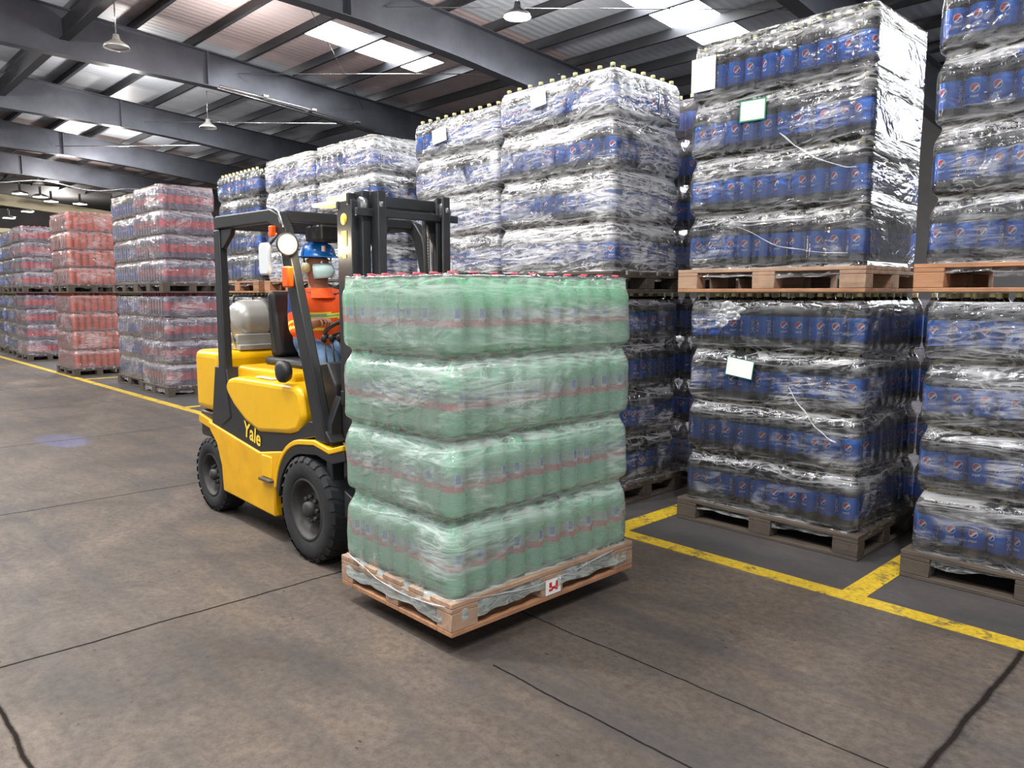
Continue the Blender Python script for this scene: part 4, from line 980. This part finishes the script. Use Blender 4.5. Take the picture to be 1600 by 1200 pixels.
# fingers curl round the wheel rim
for sd, pa, dy in (('R', Vector((-4.19, 2.385, 1.36)), 1), ('L', Vector((-4.20, 2.66, 1.37)), -1)):
    for k in range(4):
        o_ = Vector((.004 * k, (k - 1.5) * .019, -.002 * abs(k - 1.5)))
        ln = (.9, 1.0, .95, .75)[k]
        pts = [pa + o_ + Vector((.02, 0, .008)), pa + o_ + Vector((.052 * ln, 0, .016)), pa + o_ + Vector((.078 * ln, 0, -.004)), pa + o_ + Vector((.070 * ln, 0, -.028))]
        prev = 'pa' + sd
        for q, p in enumerate(pts):
            nm = 'f%s%d%d' % (sd, k, q); J[nm] = (tuple(p), (.0095 - .001 * q,) * 2); BN.append((prev, nm)); prev = nm
    prev = 'pa' + sd
    for q, p in enumerate([pa + Vector((.005, dy * .034, .0)), pa + Vector((.03, dy * .05, -.006)), pa + Vector((.052, dy * .046, -.014))]):
        nm = 't%s%d' % (sd, q); J[nm] = (tuple(p), (.011 - .001 * q,) * 2); BN.append((prev, nm)); prev = nm
DX, DZ = .07, -.06
def shj(D):
    for n in D:
        q, r_ = D[n]; f_ = 0 if n[:2] == 'an' else 1
        if n[:2] in ('wr', 'pa') or n[:1] in ('f', 't'): D[n] = ((q[0], q[1], q[2] - .03), r_)
        else: D[n] = ((q[0] + DX * f_, q[1], q[2] + DZ * f_), r_)
shj(J)
me = skin_mesh(J, BN, 'pelvis', 2)
for m in ('skin', 'vest', 'navy', 'jeans', 'stripe', 'grey_s'): me.materials.append(M[m])
me.name = 'body'
def seg_d(p, a, b_):
    a = Vector(a); b_ = Vector(b_); t = max(0, min(1, (p - a).dot(b_ - a) / max((b_ - a).length_squared, 1e-9))); return (p - a.lerp(b_, t)).length, t
for p in me.polygons:
    c = p.center; best = min(((seg_d(c, J[a][0], J[b_][0])[0] - max(J[a][1]) * .8, a, b_) for a, b_ in BN)); a, b_ = best[1], best[2]
    tt = seg_d(c, J[a][0], J[b_][0])[1]
    if b_[:2] in ('kn', 'an') or b_[:2] == 'hp': mi = 3
    elif a in ('pelvis',): mi = 3 if c.z < 1.14 else 1
    elif b_ in ('waist', 'chest', 'upper'):
        mi = 1
    elif b_[:2] == 'sh': mi = 1 if c.z > 1.50 or tt < .6 else 2
    elif b_[:2] == 'el': mi = 2 if tt < .45 else (4 if .68 < tt < .78 or .86 < tt < .94 else 1)
    elif b_[:2] == 'wr': mi = 1 if tt < .3 else (2 if tt < .85 else 0)
    else: mi = 0
    p.material_index = mi; p.use_smooth = True
bo = link('body', me, dr)
# vest: a shell a little outside the torso
Jv = {'pelvis': ((-4.60, 2.54, 1.17), (.145, .168)), 'waist': ((-4.60, 2.54, 1.30), (.137, .16)), 'chest': ((-4.57, 2.54, 1.43), (.14, .185)), 'upper': ((-4.56, 2.53, 1.515), (.105, .15)), 'shR': ((-4.55, 2.40, 1.525), (.07, .075)), 'shL': ((-4.55, 2.66, 1.525), (.07, .075))}
shj(Jv)
me = skin_mesh(Jv, [('pelvis', 'waist'), ('waist', 'chest'), ('chest', 'upper'), ('upper', 'shR'), ('upper', 'shL')], 'pelvis', 4)
for m in ('vest', 'stripe', 'grey_s', 'navy'): me.materials.append(M[m])
for p in me.polygons:
    z = p.center.z - DZ; p.use_smooth = True
    p.material_index = 1 if (1.400 < z < 1.412 or 1.424 < z < 1.436 or (p.center.y < 2.52 and (abs(z - 1.33) < .006))) else 2 if 1.412 <= z <= 1.424 else (3 if (z < 1.27 and p.center.y < 2.46) else 0)
link('vest', me, dr)
# collar
b = MB(); b.lathe([(.098, -.045), (.072, -.012), (.066, .012), (.076, .018), (.088, -.002), (.112, -.045)], (-4.54 + DX, 2.53, 1.575 + DZ), 'z', 20); b.build('collar', M['vest'], dr)
hd = Vector((-4.52 + DX, 2.525, 1.735 + DZ)); yawh = math.radians(8)
def hp_(x, y, z): return (hd.x + x * math.cos(yawh) - y * math.sin(yawh), hd.y + x * math.sin(yawh) + y * math.cos(yawh), hd.z + z)
# nose, eyes, ears
b = MB(); b.add([hp_(.085, 0, .03), hp_(.118, 0, -.018), hp_(.085, .018, -.02), hp_(.085, -.018, -.02)], [(0, 1, 2), (0, 3, 1), (1, 3, 2)], 0, True); b.build('nose', M['skin'], dr)
for s in (-1, 1):
    b = MB(); b.lathe([(0, .010), (.008, .006), (.011, 0), (.008, -.006), (0, -.010)], hp_(.080, s * .031, .018), 'z', 12); b.build('eye', M['white'], dr)
    b = MB(); b.lathe([(0, .004), (.005, .0), (0, -.004)], hp_(.0895, s * .033, .018), 'z', 8); b.build('pupil', M['hair'], dr)
    b = MB(); b.lathe([(0, -.022), (.03, -.02), (.036, 0), (.030, .018), (.0, .024)], hp_(-.005, s * .088, -.015), 'y', 20); b.build('ear_defender', M['muff'], dr)
    b = MB(); b.tube([hp_(-.005, s * .10, .01), hp_(-.005, s * .108, .06), hp_(-.005, s * .10, .095)], .006, 6); b.build('ear_defender_arm', M['boot'], dr)
# mask: curved pleated sheet with loops
vs = []; fs = []; n1, n2 = 9, 6
for i in range(n1):
    a = math.radians(-62 + 124 * i / (n1 - 1))
    for j in range(n2):
        t = j / (n2 - 1); z = .0 - .092 * t; r = .094 + .020 * math.sin(PI * min(1, t * 1.15)) * math.cos(a) + (.004 if j % 2 else 0)
        vs.append(hp_(r * math.cos(a) * 1.04 - .004 * t, r * math.sin(a) * (.92 - .12 * t), z + .012 * math.cos(a)))
for i in range(n1 - 1):
    for j in range(n2 - 1): fs.append((i * n2 + j, i * n2 + j + 1, (i + 1) * n2 + j + 1, (i + 1) * n2 + j))
b = MB(); b.add(vs, fs, 0, True); mk = b.build('face_mask', M['mask'], dr); so = mk.modifiers.new('t', 'SOLIDIFY'); so.thickness = .002
# helmet with brim and small emblem
vs = []; fs = []; n1, n2 = 28, 8
for j in range(n2 + 1):
    e = PI / 2 * j / n2
    for i in range(n1):
        a = 2 * PI * i / n1; vs.append(hp_(.128 * math.cos(a) * math.cos(e) - .004, .108 * math.sin(a) * math.cos(e), .062 + .095 * math.sin(e)))
for j in range(n2):
    for i in range(n1): fs.append((j * n1 + i, j * n1 + (i + 1) % n1, (j + 1) * n1 + (i + 1) % n1, (j + 1) * n1 + i))
base = len(vs)
for i in range(n1):
    a = 2 * PI * i / n1; f_ = max(0, math.cos(a)); vs.append(hp_((.134 + .045 * f_ ** 2) * math.cos(a) - .004, .114 * math.sin(a), .054 - .006 * f_))
for i in range(n1): fs.append((base + i, base + (i + 1) % n1, (i + 1) % n1, i))
b = MB(); b.add(vs, fs, 0, True); he = b.build('helmet', M['helmet'], dr); so = he.modifiers.new('t', 'SOLIDIFY'); so.thickness = .003
b = MB()
for (a0, z0, w, h, mi) in ((-.42, .100, .10, .018, 0), (-.30, .100, .05, .018, 1)):
    vs = [hp_(.124 * math.cos(a0 + s1 * w) * .97, .106 * math.sin(a0 + s1 * w) * .97, z0 + s2 * h) for s1, s2 in ((-1, -1), (1, -1), (1, 1), (-1, 1))]; b.add(vs, [(0, 1, 2, 3)], mi)
b.build('helmet_emblem', [M['white'], M['sticker_r']], he)
for s, nm in ((2.42, 'R'), (2.68, 'L')):
    b = MB(); b.prism([(-4.10, .635), (-3.88, .635), (-3.87, .68), (-3.95, .71), (-4.00, .78), (-4.10, .78)], s - .045, s + .045); b.build('boot', M['boot'], dr, bevel=.02, seg=3)
